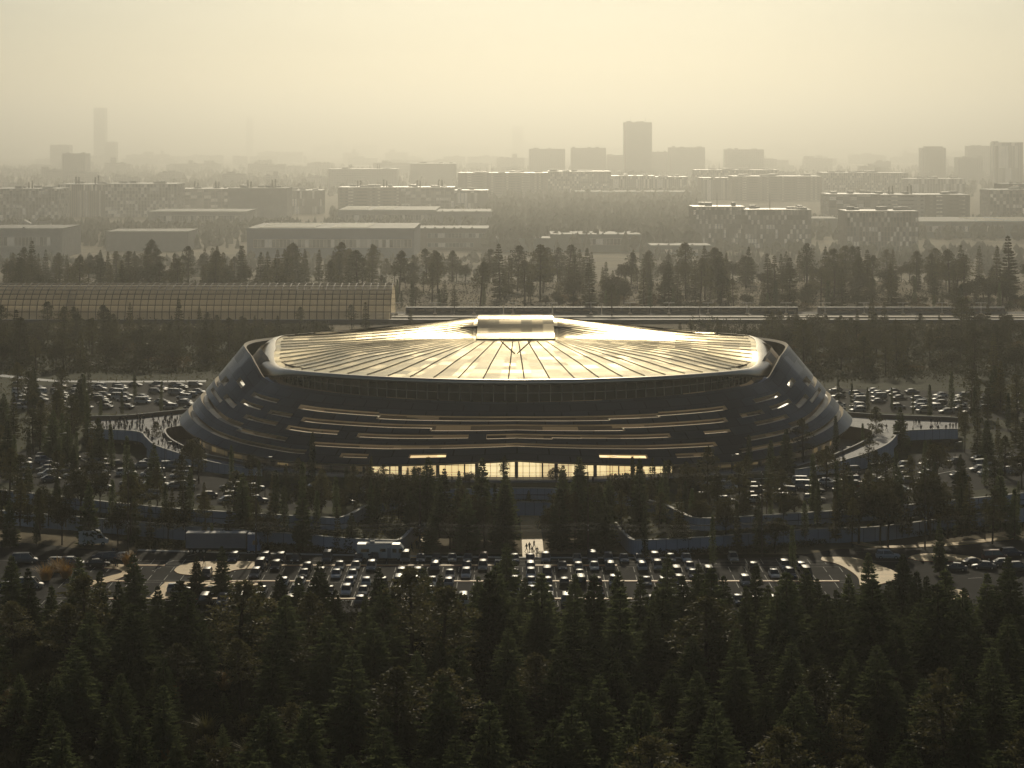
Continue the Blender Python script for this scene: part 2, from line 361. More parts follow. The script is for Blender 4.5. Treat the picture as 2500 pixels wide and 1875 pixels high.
# ================================================================ the arena
X0, YC = 1.0, 564.0
arena = thing('arena', 'huge oval arena with sloping dark metal shell, slit openings and gleaming ribbed roof', 'arena')
D = math.radians
ZLO = [(0, 8.7), (.38, 6.9), (.68, 6.2), (.93, 7.0), (1.17, 8.5), (1.47, 10.1), (1.7, 10.3), (2.2, 9.5), (3.2, 8.5)]
ZUP = [(0, 21.0), (.51, 21.4), (.81, 21.7), (1.07, 22.0), (1.14, 22.8), (1.22, 25.0), (1.32, 27.0), (1.5, 28.1), (1.8, 28.1), (2.2, 27.6), (3.2, 27.4)]
def rad_up(p): return 67.5 + 2.8 * sstep(1.3, 1.8, p), 62.5 + 2.8 * sstep(1.3, 1.8, p)
def shell(phi, v, inset=0.0):
    p = abs(phi)
    a1, b1 = rad_up(p); a = lerp(85.0, a1, v ** 0.94) - inset; b = lerp(69.0, b1, v ** 0.94) - inset
    return (X0 + a * math.sin(phi), YC - b * math.cos(phi), lerp(interp(ZLO, p), interp(ZUP, p), v))
def ell(phi, a, b, z): return (X0 + a * math.sin(phi), YC - b * math.cos(phi), z)

# slit openings: (from degree, to degree, v0, v1) on the right half; mirrored with small shifts
SLOTS = []
def slot(a, b, v0, v1, both=True):
    SLOTS.append((a, b, v0, v1))
    if both: SLOTS.append((-b, -a, v0, v1))
slot(-26, 17, .68, .76, False); slot(17, 27, .70, .76, False); slot(27, 43, .72, .78, False); slot(-45, -26, .72, .78, False); slot(52, 63, .74, .80)
slot(-15, 19, .52, .62, False); slot(19, 41, .56, .62, False); slot(-42, -15, .56, .62, False); slot(45, 52, .58, .64); slot(55, 64, .60, .66); slot(68, 72, .72, .78)
slot(-5, 6, .38, .46, False); slot(6, 27, .40, .46, False); slot(-28, -8, .40, .46, False); slot(-44, -32, .42, .48, False); slot(34, 40, .42, .46, False); slot(47, 58, .44, .50); slot(64, 71, .50, .56); slot(75, 80, .58, .66)
slot(-36, 35, .24, .30, False); slot(42, 56, .26, .32); slot(56, 97, .30, .38); slot(70, 82, .44, .48)
slot(-17, -11, .10, .16, False); slot(-29, -24, .10, .16, False); slot(13, 21, .10, .16, False); slot(26, 33, .10, .16, False); slot(-98, -36, .12, .18, False); slot(39, 98, .12, .18, False); slot(78, 98, .52, .58)
NPH, NV = 360, 50
def in_slot(phd, v):
    for a, b, v0, v1 in SLOTS:
        if a <= phd <= b and v0 <= v <= v1: return True
    return False
cells('shell_panels', [(0.034, 0.039, 0.048), (0.052, 0.059, 0.071), (0.042, 0.047, 0.057), (0.066, 0.074, 0.088)], (0.32, 0.48), 0.8, line=0.04, linecol=(0.008, 0.008, 0.01), spec=0.5)
cells('roof_panels', [(0.27, 0.245, 0.195), (0.32, 0.29, 0.23), (0.23, 0.215, 0.18), (0.29, 0.262, 0.205), (0.37, 0.335, 0.265)], (0.16, 0.22), 1.0, spec=0.5, smear=0.06)
def edge_tint(name, cols):
    m = MATS[name]; N, L = m.node_tree.nodes, m.node_tree.links; wn = next(n for n in N if n.type == 'TEX_WHITE_NOISE'); r = N.new('ShaderNodeValToRGB'); r.color_ramp.interpolation = 'CONSTANT'
    e = r.color_ramp.elements; e[0].color = (*cols[0], 1); e[1].color = (*cols[-1], 1); e[1].position = .86
    for i in range(1, len(cols) - 1): e.new(i / (len(cols) - 1) * .86).color = (*cols[i], 1)
    L.new(wn.outputs['Value'], r.inputs['Fac']); L.new(r.outputs['Color'], N['Principled BSDF'].inputs['Specular Tint'])
edge_tint('roof_panels', [(0.60, 0.565, 0.495), (0.66, 0.62, 0.54), (0.55, 0.53, 0.48), (0.62, 0.585, 0.51), (0.72, 0.675, 0.585)])
simple('roof_seam', (0.03, 0.028, 0.026), 0.95, spec=0.0)
simple('rim_metal', (0.42, 0.38, 0.31), 0.3, 1.0)
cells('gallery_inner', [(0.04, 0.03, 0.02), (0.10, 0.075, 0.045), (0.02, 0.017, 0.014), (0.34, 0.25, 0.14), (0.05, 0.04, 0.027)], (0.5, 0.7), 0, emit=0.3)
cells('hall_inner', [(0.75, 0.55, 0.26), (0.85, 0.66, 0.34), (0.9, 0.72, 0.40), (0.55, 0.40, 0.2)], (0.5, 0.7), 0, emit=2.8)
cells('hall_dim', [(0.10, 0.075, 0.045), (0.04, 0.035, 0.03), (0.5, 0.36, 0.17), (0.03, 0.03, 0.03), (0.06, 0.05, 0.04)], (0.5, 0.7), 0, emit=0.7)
simple('sill_pale', (0.50, 0.42, 0.31), 0.75, spec=0.15)
cells('sill_glow', [(0.66, 0.52, 0.34), (0.86, 0.70, 0.47), (0.5, 0.40, 0.27), (0.78, 0.62, 0.42), (0.36, 0.29, 0.20)], (0.4, 0.5), 0, sx=.22, emit=0.85)
cells('sill_glow_dim', [(0.42, 0.38, 0.30), (0.30, 0.27, 0.22), (0.5, 0.44, 0.33), (0.16, 0.15, 0.13)], (0.4, 0.5), 0, sx=.22, emit=0.2)
simple('glass_dark', (0.022, 0.022, 0.021), 0.07, spec=0.45)
simple('mullion', (0.62, 0.58, 0.50), 0.5)
simple('mullion_dark', (0.05, 0.045, 0.04), 0.5, 0.3)
pane('hall_glass', (0.04, 0.04, 0.035), 0.18)
simple('terrace_plants', (0.05, 0.06, 0.02), 0.9, noise=0.4, scale=3)

rows = [[shell(-PI + 2 * PI * k / NPH, j / NV) for k in range(NPH + 1)] for j in range(NV + 1)]
mb = MB()
def skipf(j, k):
    return in_slot((k + .5) * 360 / NPH - 180, (j + .5) / NV)
mb.grid(rows, 0, uvf=lambda j, k: (k / 5.0 + (0.37 if j % 12 < 6 else 0), j / 6.0), skip=skipf)
sh = mb.build('shell', ['shell_panels', 'sill_pale'], arena)
so = sh.modifiers.new('Solidify', 'SOLIDIFY'); so.thickness = 0.9; so.offset = 1.0; so.material_offset_rim = 1; so.use_even_offset = False
# lit rooms seen through the slits
mb = MB()
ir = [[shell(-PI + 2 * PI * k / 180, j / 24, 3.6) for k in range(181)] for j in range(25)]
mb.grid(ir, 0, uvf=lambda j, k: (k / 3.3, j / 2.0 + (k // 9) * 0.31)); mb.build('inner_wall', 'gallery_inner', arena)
# floors between shell and rooms
for i, v in enumerate((0.09, 0.23, 0.37, 0.51, 0.67)):
    mb = MB(); mb.grid([[shell(-PI + 2 * PI * k / 180, v, 0.95) for k in range(181)], [shell(-PI + 2 * PI * k / 180, v, 3.7) for k in range(181)]], 0)
    mb.build('floor_slab', 'sill_pale', arena)
# sills under each slit; their glow stands in for reflected room light
rs = random.Random(4)
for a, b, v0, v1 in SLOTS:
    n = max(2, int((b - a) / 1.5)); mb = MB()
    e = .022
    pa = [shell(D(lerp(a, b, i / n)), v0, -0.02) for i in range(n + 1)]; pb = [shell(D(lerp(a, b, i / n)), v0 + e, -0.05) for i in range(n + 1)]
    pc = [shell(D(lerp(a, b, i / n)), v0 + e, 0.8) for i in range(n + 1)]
    mb.grid([pa, pb, pc], 0, uvf=lambda j, k: (k + a * 7, 0)); mb.build('sill_glow', 'sill_glow' if abs(a + b) < 84 else 'sill_glow_dim', arena)
# terrace behind the shell's front edge
mb = MB(); ph = [D(-66 + 132 * k / 90) for k in range(91)]
mb.grid([[shell(p, .955, .9) for p in ph], [ell(p, 58, 53, shell(p, .955)[2]) for p in ph]]); mb.build('terrace_floor', 'concrete', arena)
mb = MB()
for p in ph[:-1]:
    q = p + D(132 / 90)
    mb.quad(shell(p, 1, -.06), shell(q, 1, -.06), tuple(Vector(shell(q, 1, .95)) + Vector((0, 0, .1))), tuple(Vector(shell(p, 1, .95)) + Vector((0, 0, .1))))
mb.build('parapet_cap', 'white_wall', arena)
# gallery glass below the roof
def gz(p): return 20.2 + 1.2 * sstep(.2, 1.1, abs(p))
def gtop(p): return min(25.7, roof_edge(p)[2] - .55)
def drum(phi, z, ins=0.0): return ell(phi, 62.2 - ins, 58.8 - ins, z)
# ---- roof outline (outer lip), right half from the front centre round to the back centre
HALF = []
for d, z in ((0, 26.3), (10, 26.3), (20, 26.3), (30, 26.25), (40, 26.15), (48, 26.0), (56, 25.8), (63, 25.5), (70, 25.7), (77, 26.3), (84, 26.9), (90, 27.3)):
    HALF.append((66.2 * math.sin(D(d)), YC - 62 * math.cos(D(d)), z))
HALF += [(67.4, 574, 27.6), (67.8, 584, 28.1), (66.6, 591, 28.4), (63.5, 594.5, 28.55), (52, 600.5, 29.0), (40, 606.5, 29.6), (25, 613.6, 30.5), (10.8, 620, 31.5), (0, 620, 31.5)]
half = smooth_path(HALF[:-2], 6) + [(8, 620, 31.5), (5, 620, 31.5), (2.5, 620, 31.5), (0, 620, 31.5)]
def roof_edge(phi):
    d = min(89.9, abs(math.degrees(phi))) / 10.0
    z = interp([(0, 26.3), (3, 26.25), (4, 26.15), (4.8, 26.0), (5.6, 25.8), (6.3, 25.5), (7, 25.7), (7.7, 26.3), (9, 27.3)], d)
    return (0, 0, z)
ring = half[:-1] + [(-x, y, z) for x, y, z in half[::-1]][:-1]
ring = [(x + X0, y, z) for x, y, z in ring]
NR = len(ring)
cum = [0.0]
for a, b in zip(half, half[1:]): cum.append(cum[-1] + math.dist(a, b))
def rim_w(i):
    x, y, z = ring[i]
    t = sstep(520, 560, y) * (1 - sstep(600, 612, y)) * sstep(40, 60, abs(x - X0))
    return 0.7 + 3.9 * t, 0.8 + 3.2 * t
ctr = (X0, 575.0)
def inward(i):
    a, b = ring[i - 1], ring[(i + 1) % NR]; d = Vector((b[0] - a[0], b[1] - a[1])); d.normalize()
    return Vector((-d.y, d.x))   # ring runs counter-clockwise seen from above
inner = []
for i, p in enumerate(ring):
    w, h = rim_w(i); n = inward(i)
    inner.append((p[0] + n.x * w, p[1] + n.y * w, p[2] + (h - .8) * .12))
BACK = [(-70, 590.0, 28.2), (-63.5, 594.5, 28.55), (-40, 606.5, 29.6), (-25, 613.6, 30.5), (-10.8, 620, 31.5)]
def back_info(x, y):
    xr = -abs(x - X0)
    if xr >= -10.8: return 620 - y, 31.5
    best = (1e9, 28.2)
    for a, b in zip(BACK, BACK[1:]):
        dx, dy = b[0] - a[0], b[1] - a[1]; t = ((xr - a[0]) * dx + (y - a[1]) * dy) / (dx * dx + dy * dy); t = min(1, max(0, t))
        d = math.hypot(xr - a[0] - dx * t, y - a[1] - dy * t)
        if d < best[0]: best = (d, lerp(a[2], b[2], t))
    return best
def zfield(x, y):
    d, ze = back_info(x, y)
    k = 1 - min(1, max(0, (d - 2.0) / 17.0)); s = k * k * (3 - 2 * k)
    base = 26.3 + (y - 502) * lerp(.007, .018, min(1, abs(x - X0) / 66)) + .15
    return base + max(0, ze - base) * s
SLX, SLY = 10.6, 594.0
def core(i):
    """where the seam that meets the rim at ring point i ends, on the border of the recessed panel"""
    k = i if i < len(half) else NR - i
    sgn = 1 if i < len(half) else -1
    s = cum[min(k, len(cum) - 1)] / cum[-1]
    if s < .13: x, y = SLX * s / .13, SLY
    else:
        x, y = SLX, lerp(SLY, 619.6, min(1, (s - .13) / .74) ** .8)
    return (X0 + sgn * x, y)
NT = 30
def rp(i, t):
    c = core(i); p = inner[i % NR]
    x, y = lerp(c[0], p[0], t), lerp(c[1], p[1], t); z = zfield(x, y)
    return (x, y, lerp(z, p[2], sstep(.62, 1.0, t)))
mb = MB()
idx = list(range(NR)) + [NR]
mb.grid([[rp(i % NR, j / NT) for i in idx] for j in range(NT + 1)], 0, uvf=lambda j, k: (cum[min(k if k < len(half) else NR - k, len(cum) - 1)] / 4.0 * (1 if k < len(half) else -1), j / NT * 13.0),
        skip=lambda j, k: ring[k % NR][1] > 619.5 and abs(ring[k % NR][0] - X0) < 10.9 and ring[(k + 1) % NR][1] > 619.5 and abs(ring[(k + 1) % NR][0] - X0) < 10.9)
roof = mb.build('roof', ['roof_panels'], arena, True)
# standing seams: thin raised dark strips
mb = MB()
nseam = 29
def ring_at(dist):
    import bisect
    j = min(len(cum) - 2, max(0, bisect.bisect_right(cum, dist) - 1)); return j + (dist - cum[j]) / max(1e-6, cum[j + 1] - cum[j])
def rpf(fi, t):
    i = int(fi); f = fi - i; a, b = rp(i % NR, t), rp((i + 1) % NR, t); return tuple(lerp(u, v, f) for u, v in zip(a, b))
LIM = cum[-5] - .6
for s in range(nseam + 1):
    d0 = 1.9 + (LIM - 1.9) * s / nseam
    for sg in (1, -1):
        fi = ring_at(d0); fi = fi if sg == 1 else NR - fi
        wseam = .14
        prev = None
        for j in range(NT + 1):
            t = lerp(.02, .975, j / NT)
            p = Vector(rpf(fi, t)); q = Vector(rpf(fi + .25, t)); d = (q - p); d.z = 0; d.normalize(); d *= wseam
            cur = ((p - d + Vector((0, 0, .05)))[:], (p + d + Vector((0, 0, .05)))[:])
            if prev:
                mb.quad(prev[0], prev[1], cur[1], cur[0])
                c0, c1 = [tuple((a + b) / 2 for a, b in zip(*e)) for e in (prev, cur)]; up = lambda e: (e[0], e[1], e[2] + .15 * sstep(0, .6, t))
                mb.quad(c0, c1, up(c1), up(c0))
            prev = cur
# the V joint at the front centre
for sg in (-1, 1):
    a = (X0 + sg * 4.0, 592.5); b = (X0 + .3 * sg, 560.0)
    for j in range(8):
        p, q = [(lerp(a[0], b[0], u), lerp(a[1], b[1], u)) for u in (j / 8, (j + 1) / 8)]
        mb.quad((p[0] - .18, p[1], zfield(*p) + .08), (p[0] + .18, p[1], zfield(*p) + .08), (q[0] + .18, q[1], zfield(*q) + .08), (q[0] - .18, q[1], zfield(*q) + .08))
mb.build('standing_seam', 'roof_seam', arena)['kind'] = 'stuff'
# recessed back panel (hood) with its tile grid
mb = MB(); ny = 26
yy = [lerp(595.0, 621.0, j / ny) for j in range(ny + 1)]
mb.grid([[(X0 + lerp(-10.5, 10.5, i / 14) * (1 + .0008 * (620 - y)), y, zfield(X0, y) + .55) for i in range(15)] for y in yy], 0, uvf=lambda j, k: (k / 2.0, j / 2.6))
mb.build('hood_panel', ['roof_panels'], arena)
mb = MB()
mb.box(X0 - 10.7, X0 + 10.7, 594.55, 594.95, zfield(X0, 594.5) - .1, zfield(X0, 595) + .5)
for sg in (-1, 1):
    for j in range(9):
        y0, y1 = 595 + j * 1.0, 596 + j * 1.0
        mb.quad((X0 + sg * 10.75, y0, zfield(X0, y0) - .1), (X0 + sg * 10.75, y1, zfield(X0, y1) - .1), (X0 + sg * 10.75, y1, zfield(X0, y1) + .58), (X0 + sg * 10.75, y0, zfield(X0, y0) + .58))
mb.build('hood_edge', 'dark_joint', arena)
# rolled rim round the roof
mb = MB(); prof_rows = []
for j in range(9):
    a = j / 8 * PI / 2
    r = []
    for i in idx:
        i = i % NR; w, h = rim_w(i); n = inward(i); p = inner[i]
        r.append((p[0] - n.x * w * math.sin(a), p[1] - n.y * w * math.sin(a), p[2] + .12 - h * (1 - math.cos(a))))
    prof_rows.append(r)
mb.grid(prof_rows, 0, uvf=lambda j, k: (k / 8, j / 8)); mb.build('roof_rim', 'rim_metal', arena, True)
mb = MB()
under = []
for ins, dz in ((0.0, 0.0), (.5, -.5), (4.5, -.6), (9, -.6)):
    r = []
    for i in idx:
        i = i % NR; n = inward(i); p = prof_rows[-1][i]; r.append((p[0] + n.x * ins, p[1] + n.y * ins, p[2] + dz))
    under.append(r)
mb.grid(under, 0); mb.build('soffit', 'dark_soffit', arena, True)
# drum and gallery glazing
mb = MB(); full = [-PI + 2 * PI * k / 120 for k in range(121)]
mb.grid([[drum(p, 11, 1.2) for p in full], [drum(p, 26.0, 1.2) for p in full]]); mb.build('drum_wall', 'brown_wall', arena, True)
ga = D(70); npan = 58
gp = [-ga + 2 * ga * k / npan for k in range(npan + 1)]
for i in range(npan):
    p, q = gp[i], gp[i + 1]
    mb = MB(); mb.quad(drum(p, gz(p)), drum(q, gz(q)), drum(q, gtop(q)), drum(p, gtop(p))); mb.build('gallery_window', 'glass_dark', arena)
mb = MB()
for p in gp:
    c = Vector(drum(p, gz(p), -.05)); t = Vector((math.cos(p), math.sin(p), 0)) * .055; n = Vector((math.sin(p), -math.cos(p), 0)) * .12
    for z0, z1 in ((gz(p), gtop(p)),):
        a, b = Vector((c.x, c.y, z0)), Vector((c.x, c.y, z1))
        mb.quad((a - t + n)[:], (a + t + n)[:], (b + t + n)[:], (b - t + n)[:]); mb.quad((a - t)[:], (a - t + n)[:], (b - t + n)[:], (b - t)[:]); mb.quad((a + t + n)[:], (a + t)[:], (b + t)[:], (b + t + n)[:])
for p, q in zip(gp, gp[1:]):
    for zf, w in ((.52, .05), (.99, .09)):
        z0, z1 = lerp(gz(p), gtop(p), zf), lerp(gz(q), gtop(q), zf)
        mb.quad(drum(p, z0 - w, -.14), drum(q, z1 - w, -.14), drum(q, z1 + w, -.14), drum(p, z0 + w, -.14))
mb.build('gallery_frame', 'mullion', arena)
# terrace planting (uneven low hedge clumps)
rt = random.Random(9); mb = MB()
for c in range(60):
    p = D(rt.uniform(-13, 1)) if c < 40 else D(rt.uniform(-60, 60)); zz = 20.4
    for k in range(26):
        cx, cy, _ = ell(p, 64.4 + rt.uniform(-1, .8), 60.6 + rt.uniform(-.8, .8), 0); z = zz + rt.uniform(0, .85); s = .22
        d1 = Vector((rt.uniform(-1, 1), rt.uniform(-1, 1), rt.uniform(-.3, 1))) * s; d2 = Vector((rt.uniform(-1, 1), rt.uniform(-1, 1), rt.uniform(0, 1))) * s
        o = Vector((cx, cy, z)); mb.quad(o[:], (o + d1)[:], (o + d1 + d2)[:], (o + d2)[:])
mb.build('terrace_planting', 'terrace_plants', arena)
# podium slab
mb = MB(); PA, PB = 87.5, 72.0
pr = [(lambda s: [ell(p, PA - s[0], PB - s[0], s[1]) for p in full])(s) for s in ((8, 4.2), (.8, 3.6), (0, 4.1), (0, 5.0), (.5, 5.0), (.5, 4.9), (20, 4.9))]
mb.grid(pr); mb.build('podium', 'concrete', arena)
# ground floor: soffit, glazing, lit hall
mb = MB()
gf = [D(-118 + 236 * k / 118) for k in range(119)]
def ztop(p): return interp(ZLO, abs(p)) + .25
mb.grid([[shell(p, 0, .3) for p in gf], [ell(p, 84.0, 68.2, ztop(p)) for p in gf], [ell(p, 68, 53, ztop(p) + .3) for p in gf]]); mb.build('entrance_soffit', 'rim_metal', arena, True)
mb = MB(); lit = [p for p in gf if -24.5 <= math.degrees(p) <= 27.5]
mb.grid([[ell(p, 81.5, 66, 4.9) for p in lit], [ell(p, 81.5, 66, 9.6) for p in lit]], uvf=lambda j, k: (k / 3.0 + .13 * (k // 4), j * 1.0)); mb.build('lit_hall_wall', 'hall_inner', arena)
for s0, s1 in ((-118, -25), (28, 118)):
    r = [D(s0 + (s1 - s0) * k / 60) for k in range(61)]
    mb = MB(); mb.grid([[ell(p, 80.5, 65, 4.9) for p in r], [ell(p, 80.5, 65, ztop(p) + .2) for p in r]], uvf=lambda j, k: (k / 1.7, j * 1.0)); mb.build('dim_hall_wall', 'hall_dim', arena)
gg = [D(-62 + 2 * k) for k in range(63)]
for p, q in zip(gg, gg[1:]):
    mb = MB(); mb.quad(ell(p, 84, 68.1, 4.95), ell(q, 84, 68.1, 4.95), ell(q, 84, 68.1, ztop(q)), ell(p, 84, 68.1, ztop(p))); mb.build('entrance_window', 'hall_glass', arena)
mb = MB()
for k in range(125):
    p = D(-62 + k); w = .17 if k % 6 == 0 else .05
    a, b = Vector(ell(p, 84.1, 68.2, 4.95)), Vector(ell(p, 84.1, 68.2, ztop(p))); t = Vector((math.cos(p), math.sin(p), 0)) * w
    mb.quad((a - t)[:], (a + t)[:], (b + t)[:], (b - t)[:])
for p, q in zip(gg, gg[1:]):
    for z in (6.05, 7.6): mb.quad(ell(p, 84.1, 68.2, z), ell(q, 84.1, 68.2, z), ell(q, 84.1, 68.2, z + .08), ell(p, 84.1, 68.2, z + .08))
mb.build('entrance_frame', 'mullion_dark', arena)
for k in range(-9, 10):
    p = D(k * 6.2); mb = MB(); a = ell(p, 83, 67.3, 4.9); b = ell(p, 83, 67.3, ztop(p) + .1); mb.tube(a, b, .42, .42, 12); mb.build('column', 'concrete', arena, True)
# guard rail on the podium edge
mb = MB()
for k in range(0, 181):
    p = D(-90 + k); mb.tube(ell(p, PA - .6, PB - .6, 5.0), ell(p, PA - .6, PB - .6, 6.0), .03, .03, 4, cap=False)
for z in (5.55, 6.0):
    mb.grid([[ell(D(-90 + k), PA - .6, PB - .6, z) for k in range(181)], [ell(D(-90 + k), PA - .6, PB - .6, z + .05) for k in range(181)]])
mb.build('guard_rail', 'metal_dark', arena)

# ---------------- raised walkways that meet the arena on both sides
def walkway(label, upper, lower, pit, zu, zl, zp):
    """upper / lower / pit edges as picture points with heights"""
    w = thing('walkway', label, 'walkway')
    U = smooth_path([P(x, y, z) for (x, y), z in zip(upper, zu)], 6)
    Lo = smooth_path([P(x, y, z) for (x, y), z in zip(lower, zl)], 6)
    Pi = smooth_path([P(x, y, z) for (x, y), z in zip(pit, zp)], 6)
    poly = U + Pi + Lo[::-1]
    mb = MB(); mb.poly(poly); me = mb.mesh('deck', 'deck_paving'); bm = bmesh.new(); bm.from_mesh(me); bmesh.ops.triangulate(bm, faces=bm.faces[:]); bm.to_mesh(me); bm.free(); link('deck', me, w)
    mb = MB(); mb.poly([(p[0], p[1], p[2] - 1.3) for p in poly]); me = mb.mesh('underside', 'dark_soffit'); bm = bmesh.new(); bm.from_mesh(me); bmesh.ops.triangulate(bm, faces=bm.faces[:]); bm.to_mesh(me); bm.free(); link('underside', me, w)
    for nm, path, hi, lo_, mat in (('parapet', U, 1.05, 1.3, 'brown_wall'), ('fascia', Lo, .95, 1.5, 'white_wall'), ('pit_parapet', Pi, .7, 2.6, 'brown_wall')):
        mb = MB(); extrude_path(mb, path, [(.12, -lo_), (.12, hi), (-.12, hi), (-.12, -lo_)]); mb.build(nm, mat, w)
        mb = MB(); extrude_path(mb, [(p[0], p[1], p[2] + hi) for p in path], [(.2, 0), (.2, .12), (-.2, .12), (-.2, 0)]); mb.build('coping', 'coping', w)
    # the side wall that reaches the ground along the ramp
    k = len(Lo) * 3 // 7
    mb = MB(); extrude_path(mb, [(p[0], p[1], 0) for p in Lo[k:]], [(0, ZU - .2), (0, 6.0)]) if False else None
    base = Lo[k:]; mb.grid([[(p[0], p[1], ZU - .1) for p in base], [(p[0], p[1], max(ZU, p[2] - 1.45)) for p in base]]); mb.build('ramp_wall', 'white_wall', w)
    mb = MB(); q = Lo[:k]
    mb.grid([[(p[0], p[1] + 9, ZU - .1) for p in q], [(p[0], p[1] + 9, p[2] - 1.3) for p in q]]); mb.build('undercroft_wall', 'dark_soffit', w)
    return w
walkway('broad raised walkway crowded with people, west of the arena', [(88, 420.5), (98, 420), (127, 419.3), (153, 416.7), (183, 413.5), (196, 412)],
        [(88, 432.8), (97, 433), (137.6, 435.5), (146.7, 442), (157, 449.8), (193, 461.4), (231, 470), (262, 474)],
        [(200, 427.8), (192, 428.4), (172.6, 429.7), (165, 433.5), (172.6, 443), (198.6, 455), (228, 461.6), (263, 468.5)],
        [8] * 6, [8, 8, 8, 7.9, 7.6, 6.6, 5.5, 5.0], [8, 8, 8, 8, 7.7, 6.7, 5.8, 5.0])
walkway('raised walkway with a few small groups of people, east of the arena', [(836, 414), (850.5, 416.5), (888.6, 418.9), (932, 420.5), (952, 421.5), (985, 424)],
        [(795, 474), (823.7, 469.5), (847, 463.5), (872, 455.5), (888.6, 447), (898, 437), (905, 434.7), (952, 433), (985, 433)][::-1],
        [(797, 469), (822, 461.5), (838.6, 455.5), (863.7, 444), (873, 435.5), (868, 432), (855, 430), (841, 428.5), (830, 428)][::-1],
        [8] * 6, [5.0, 5.5, 6.2, 7.0, 7.7, 8, 8, 8, 8][::-1], [5.0, 5.8, 6.4, 7.6, 8, 8, 8, 8, 8][::-1]) if False else None
_e = [(836, 414), (850.5, 416.5), (888.6, 418.9), (932, 420.5), (945, 421), (958, 421.8)][::-1]
walkway('raised walkway with a few small groups of people, east of the arena', _e,
        [(958, 433), (945, 433), (905, 434.7), (898, 437.5), (888.6, 447), (872, 455.5), (847, 463.5), (823.7, 469.5), (795, 474)],
        [(830, 428), (841, 428.5), (855, 430), (868, 432), (873, 435.5), (863.7, 444), (838.6, 455.5), (822, 461.5), (797, 469)],
        [8] * 6, [8, 8, 8, 8, 7.8, 7.2, 6.3, 5.6, 5.0], [8, 8, 8, 8, 8, 7.7, 6.6, 5.9, 5.0])
# ================================================================ trees and planting
foliage('needles_dark', (0.014, 0.021, 0.010), (0.122, 0.142, 0.062), 0.42)
foliage('needles_green', (0.030, 0.033, 0.013), (0.105, 0.094, 0.038), 0.45)
foliage('leaves_olive', (0.030, 0.032, 0.012), (0.075, 0.064, 0.026), 0.35)
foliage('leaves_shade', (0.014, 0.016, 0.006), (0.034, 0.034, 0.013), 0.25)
foliage('leaves_autumn', (0.085, 0.060, 0.025), (0.16, 0.105, 0.040), 0.3)
foliage('dry_grass', (0.22, 0.12, 0.035), (0.36, 0.22, 0.07), 0.35)
foliage('green_grass', (0.06, 0.065, 0.02), (0.14, 0.12, 0.04), 0.35)
def leafquad(mb, o, d, side, L, W):
    a = o - side * (W * .5); b = o + side * (W * .5); m = o + d * (L * .55)
    i = len(mb.v); t = o + d * L
    mb.v += [tuple(o), tuple(m + side * W), tuple(t), tuple(m - side * W)]; mb.f.append((i, i + 1, i + 2, i + 3)); mb.m.append(0); mb.uv += [(0, 0)] * 4
def rvec(r): return Vector((r.gauss(0, 1), r.gauss(0, 1), r.gauss(0, 1))).normalized()
def spruce(seed, h=13.0, R=2.9, tiers=30, br=12, fat=.85):
    r = random.Random(seed); c = MB(); t = MB()
    t.tube((0, 0, -.3), (0, 0, h * .5), .2, .13, 7); t.tube((0, 0, h * .5), (0, 0, h * .97), .13, .02, 6)
    for k in range(tiers):
        u = (k + r.uniform(-.3, .3)) / tiers; z = h * (.07 + .92 * u); rr = R * (1 - u) ** fat * (1 if u > .1 else .75) + .12
        n = max(4, int(br * (1 - u * .5))); a0 = r.uniform(0, 6.3)
        for b in range(n):
            if r.random() < .06: continue
            a = a0 + 2 * PI * b / n + r.uniform(-.25, .25); L = rr * r.uniform(.72, 1.18)
            dr = Vector((math.cos(a), math.sin(a), 0)); sd = Vector((-dr.y, dr.x, 0)); droop = r.uniform(.12, .5) * (1.15 - u); lift = r.uniform(.1, .3)
            pt = lambda q: Vector((0, 0, z)) + dr * (L * q) + Vector((0, 0, 1)) * (L * (-droop * q + lift * q * q))
            ns = max(3, int(L / .36) + 1)
            for j in range(ns):
                q = (j + .7) / ns; o = pt(q); w = (1.05 - q * .6) * (.30 + .13 * L)
                for sg in (1, -1):
                    d = (dr * .75 + sd * sg * r.uniform(.5, 1.0) + Vector((0, 0, r.uniform(-.42, .12)))).normalized()
                    leafquad(c, o, d, (d.cross(Vector((0, 0, 1))).normalized() * r.uniform(-.7, .7) + Vector((0, 0, 1))).normalized(), w * r.uniform(.8, 1.25), .13 + .09 * w)
                if r.random() < .6:
                    d = (dr * .4 + Vector((r.uniform(-.4, .4), r.uniform(-.4, .4), r.uniform(.3, .9)))).normalized(); leafquad(c, o, d, (sd + Vector((0, 0, r.uniform(-1, 1)))).normalized(), .34, .13)
            leafquad(c, pt(.7), (pt(1.12) - pt(.7)).normalized(), (sd * .5 + Vector((0, 0, 1))).normalized(), L * .36 + .2, .15)
            leafquad(c, pt(.35), (pt(.8) - pt(.35)).normalized(), (sd * r.uniform(-.5, .5) + Vector((0, 0, 1))).normalized(), L * .5 + .2, .22)
    leafquad(c, Vector((0, 0, h * .93)), Vector((0, 0, 1)), Vector((1, 0, 0)), h * .08, .1); leafquad(c, Vector((0, 0, h * .93)), Vector((0, 0, 1)), Vector((0, 1, 0)), h * .08, .1)
    return c, t
def clump(c, r, ctr, sx, sz, n, s, up=.35):
    for _ in range(n):
        v = rvec(r); k = r.uniform(.35, 1) ** .5
        o = ctr + Vector((v.x * sx * k, v.y * sx * k, v.z * sz * k)); d = (v * .7 + rvec(r) * .7 + Vector((0, 0, up))).normalized()
        sd = d.orthogonal().normalized(); sd.rotate(__import__('mathutils').Quaternion(d, r.uniform(0, 6.3)))
        leafquad(c, o, d, sd, s * r.uniform(.7, 1.4), s * .3)
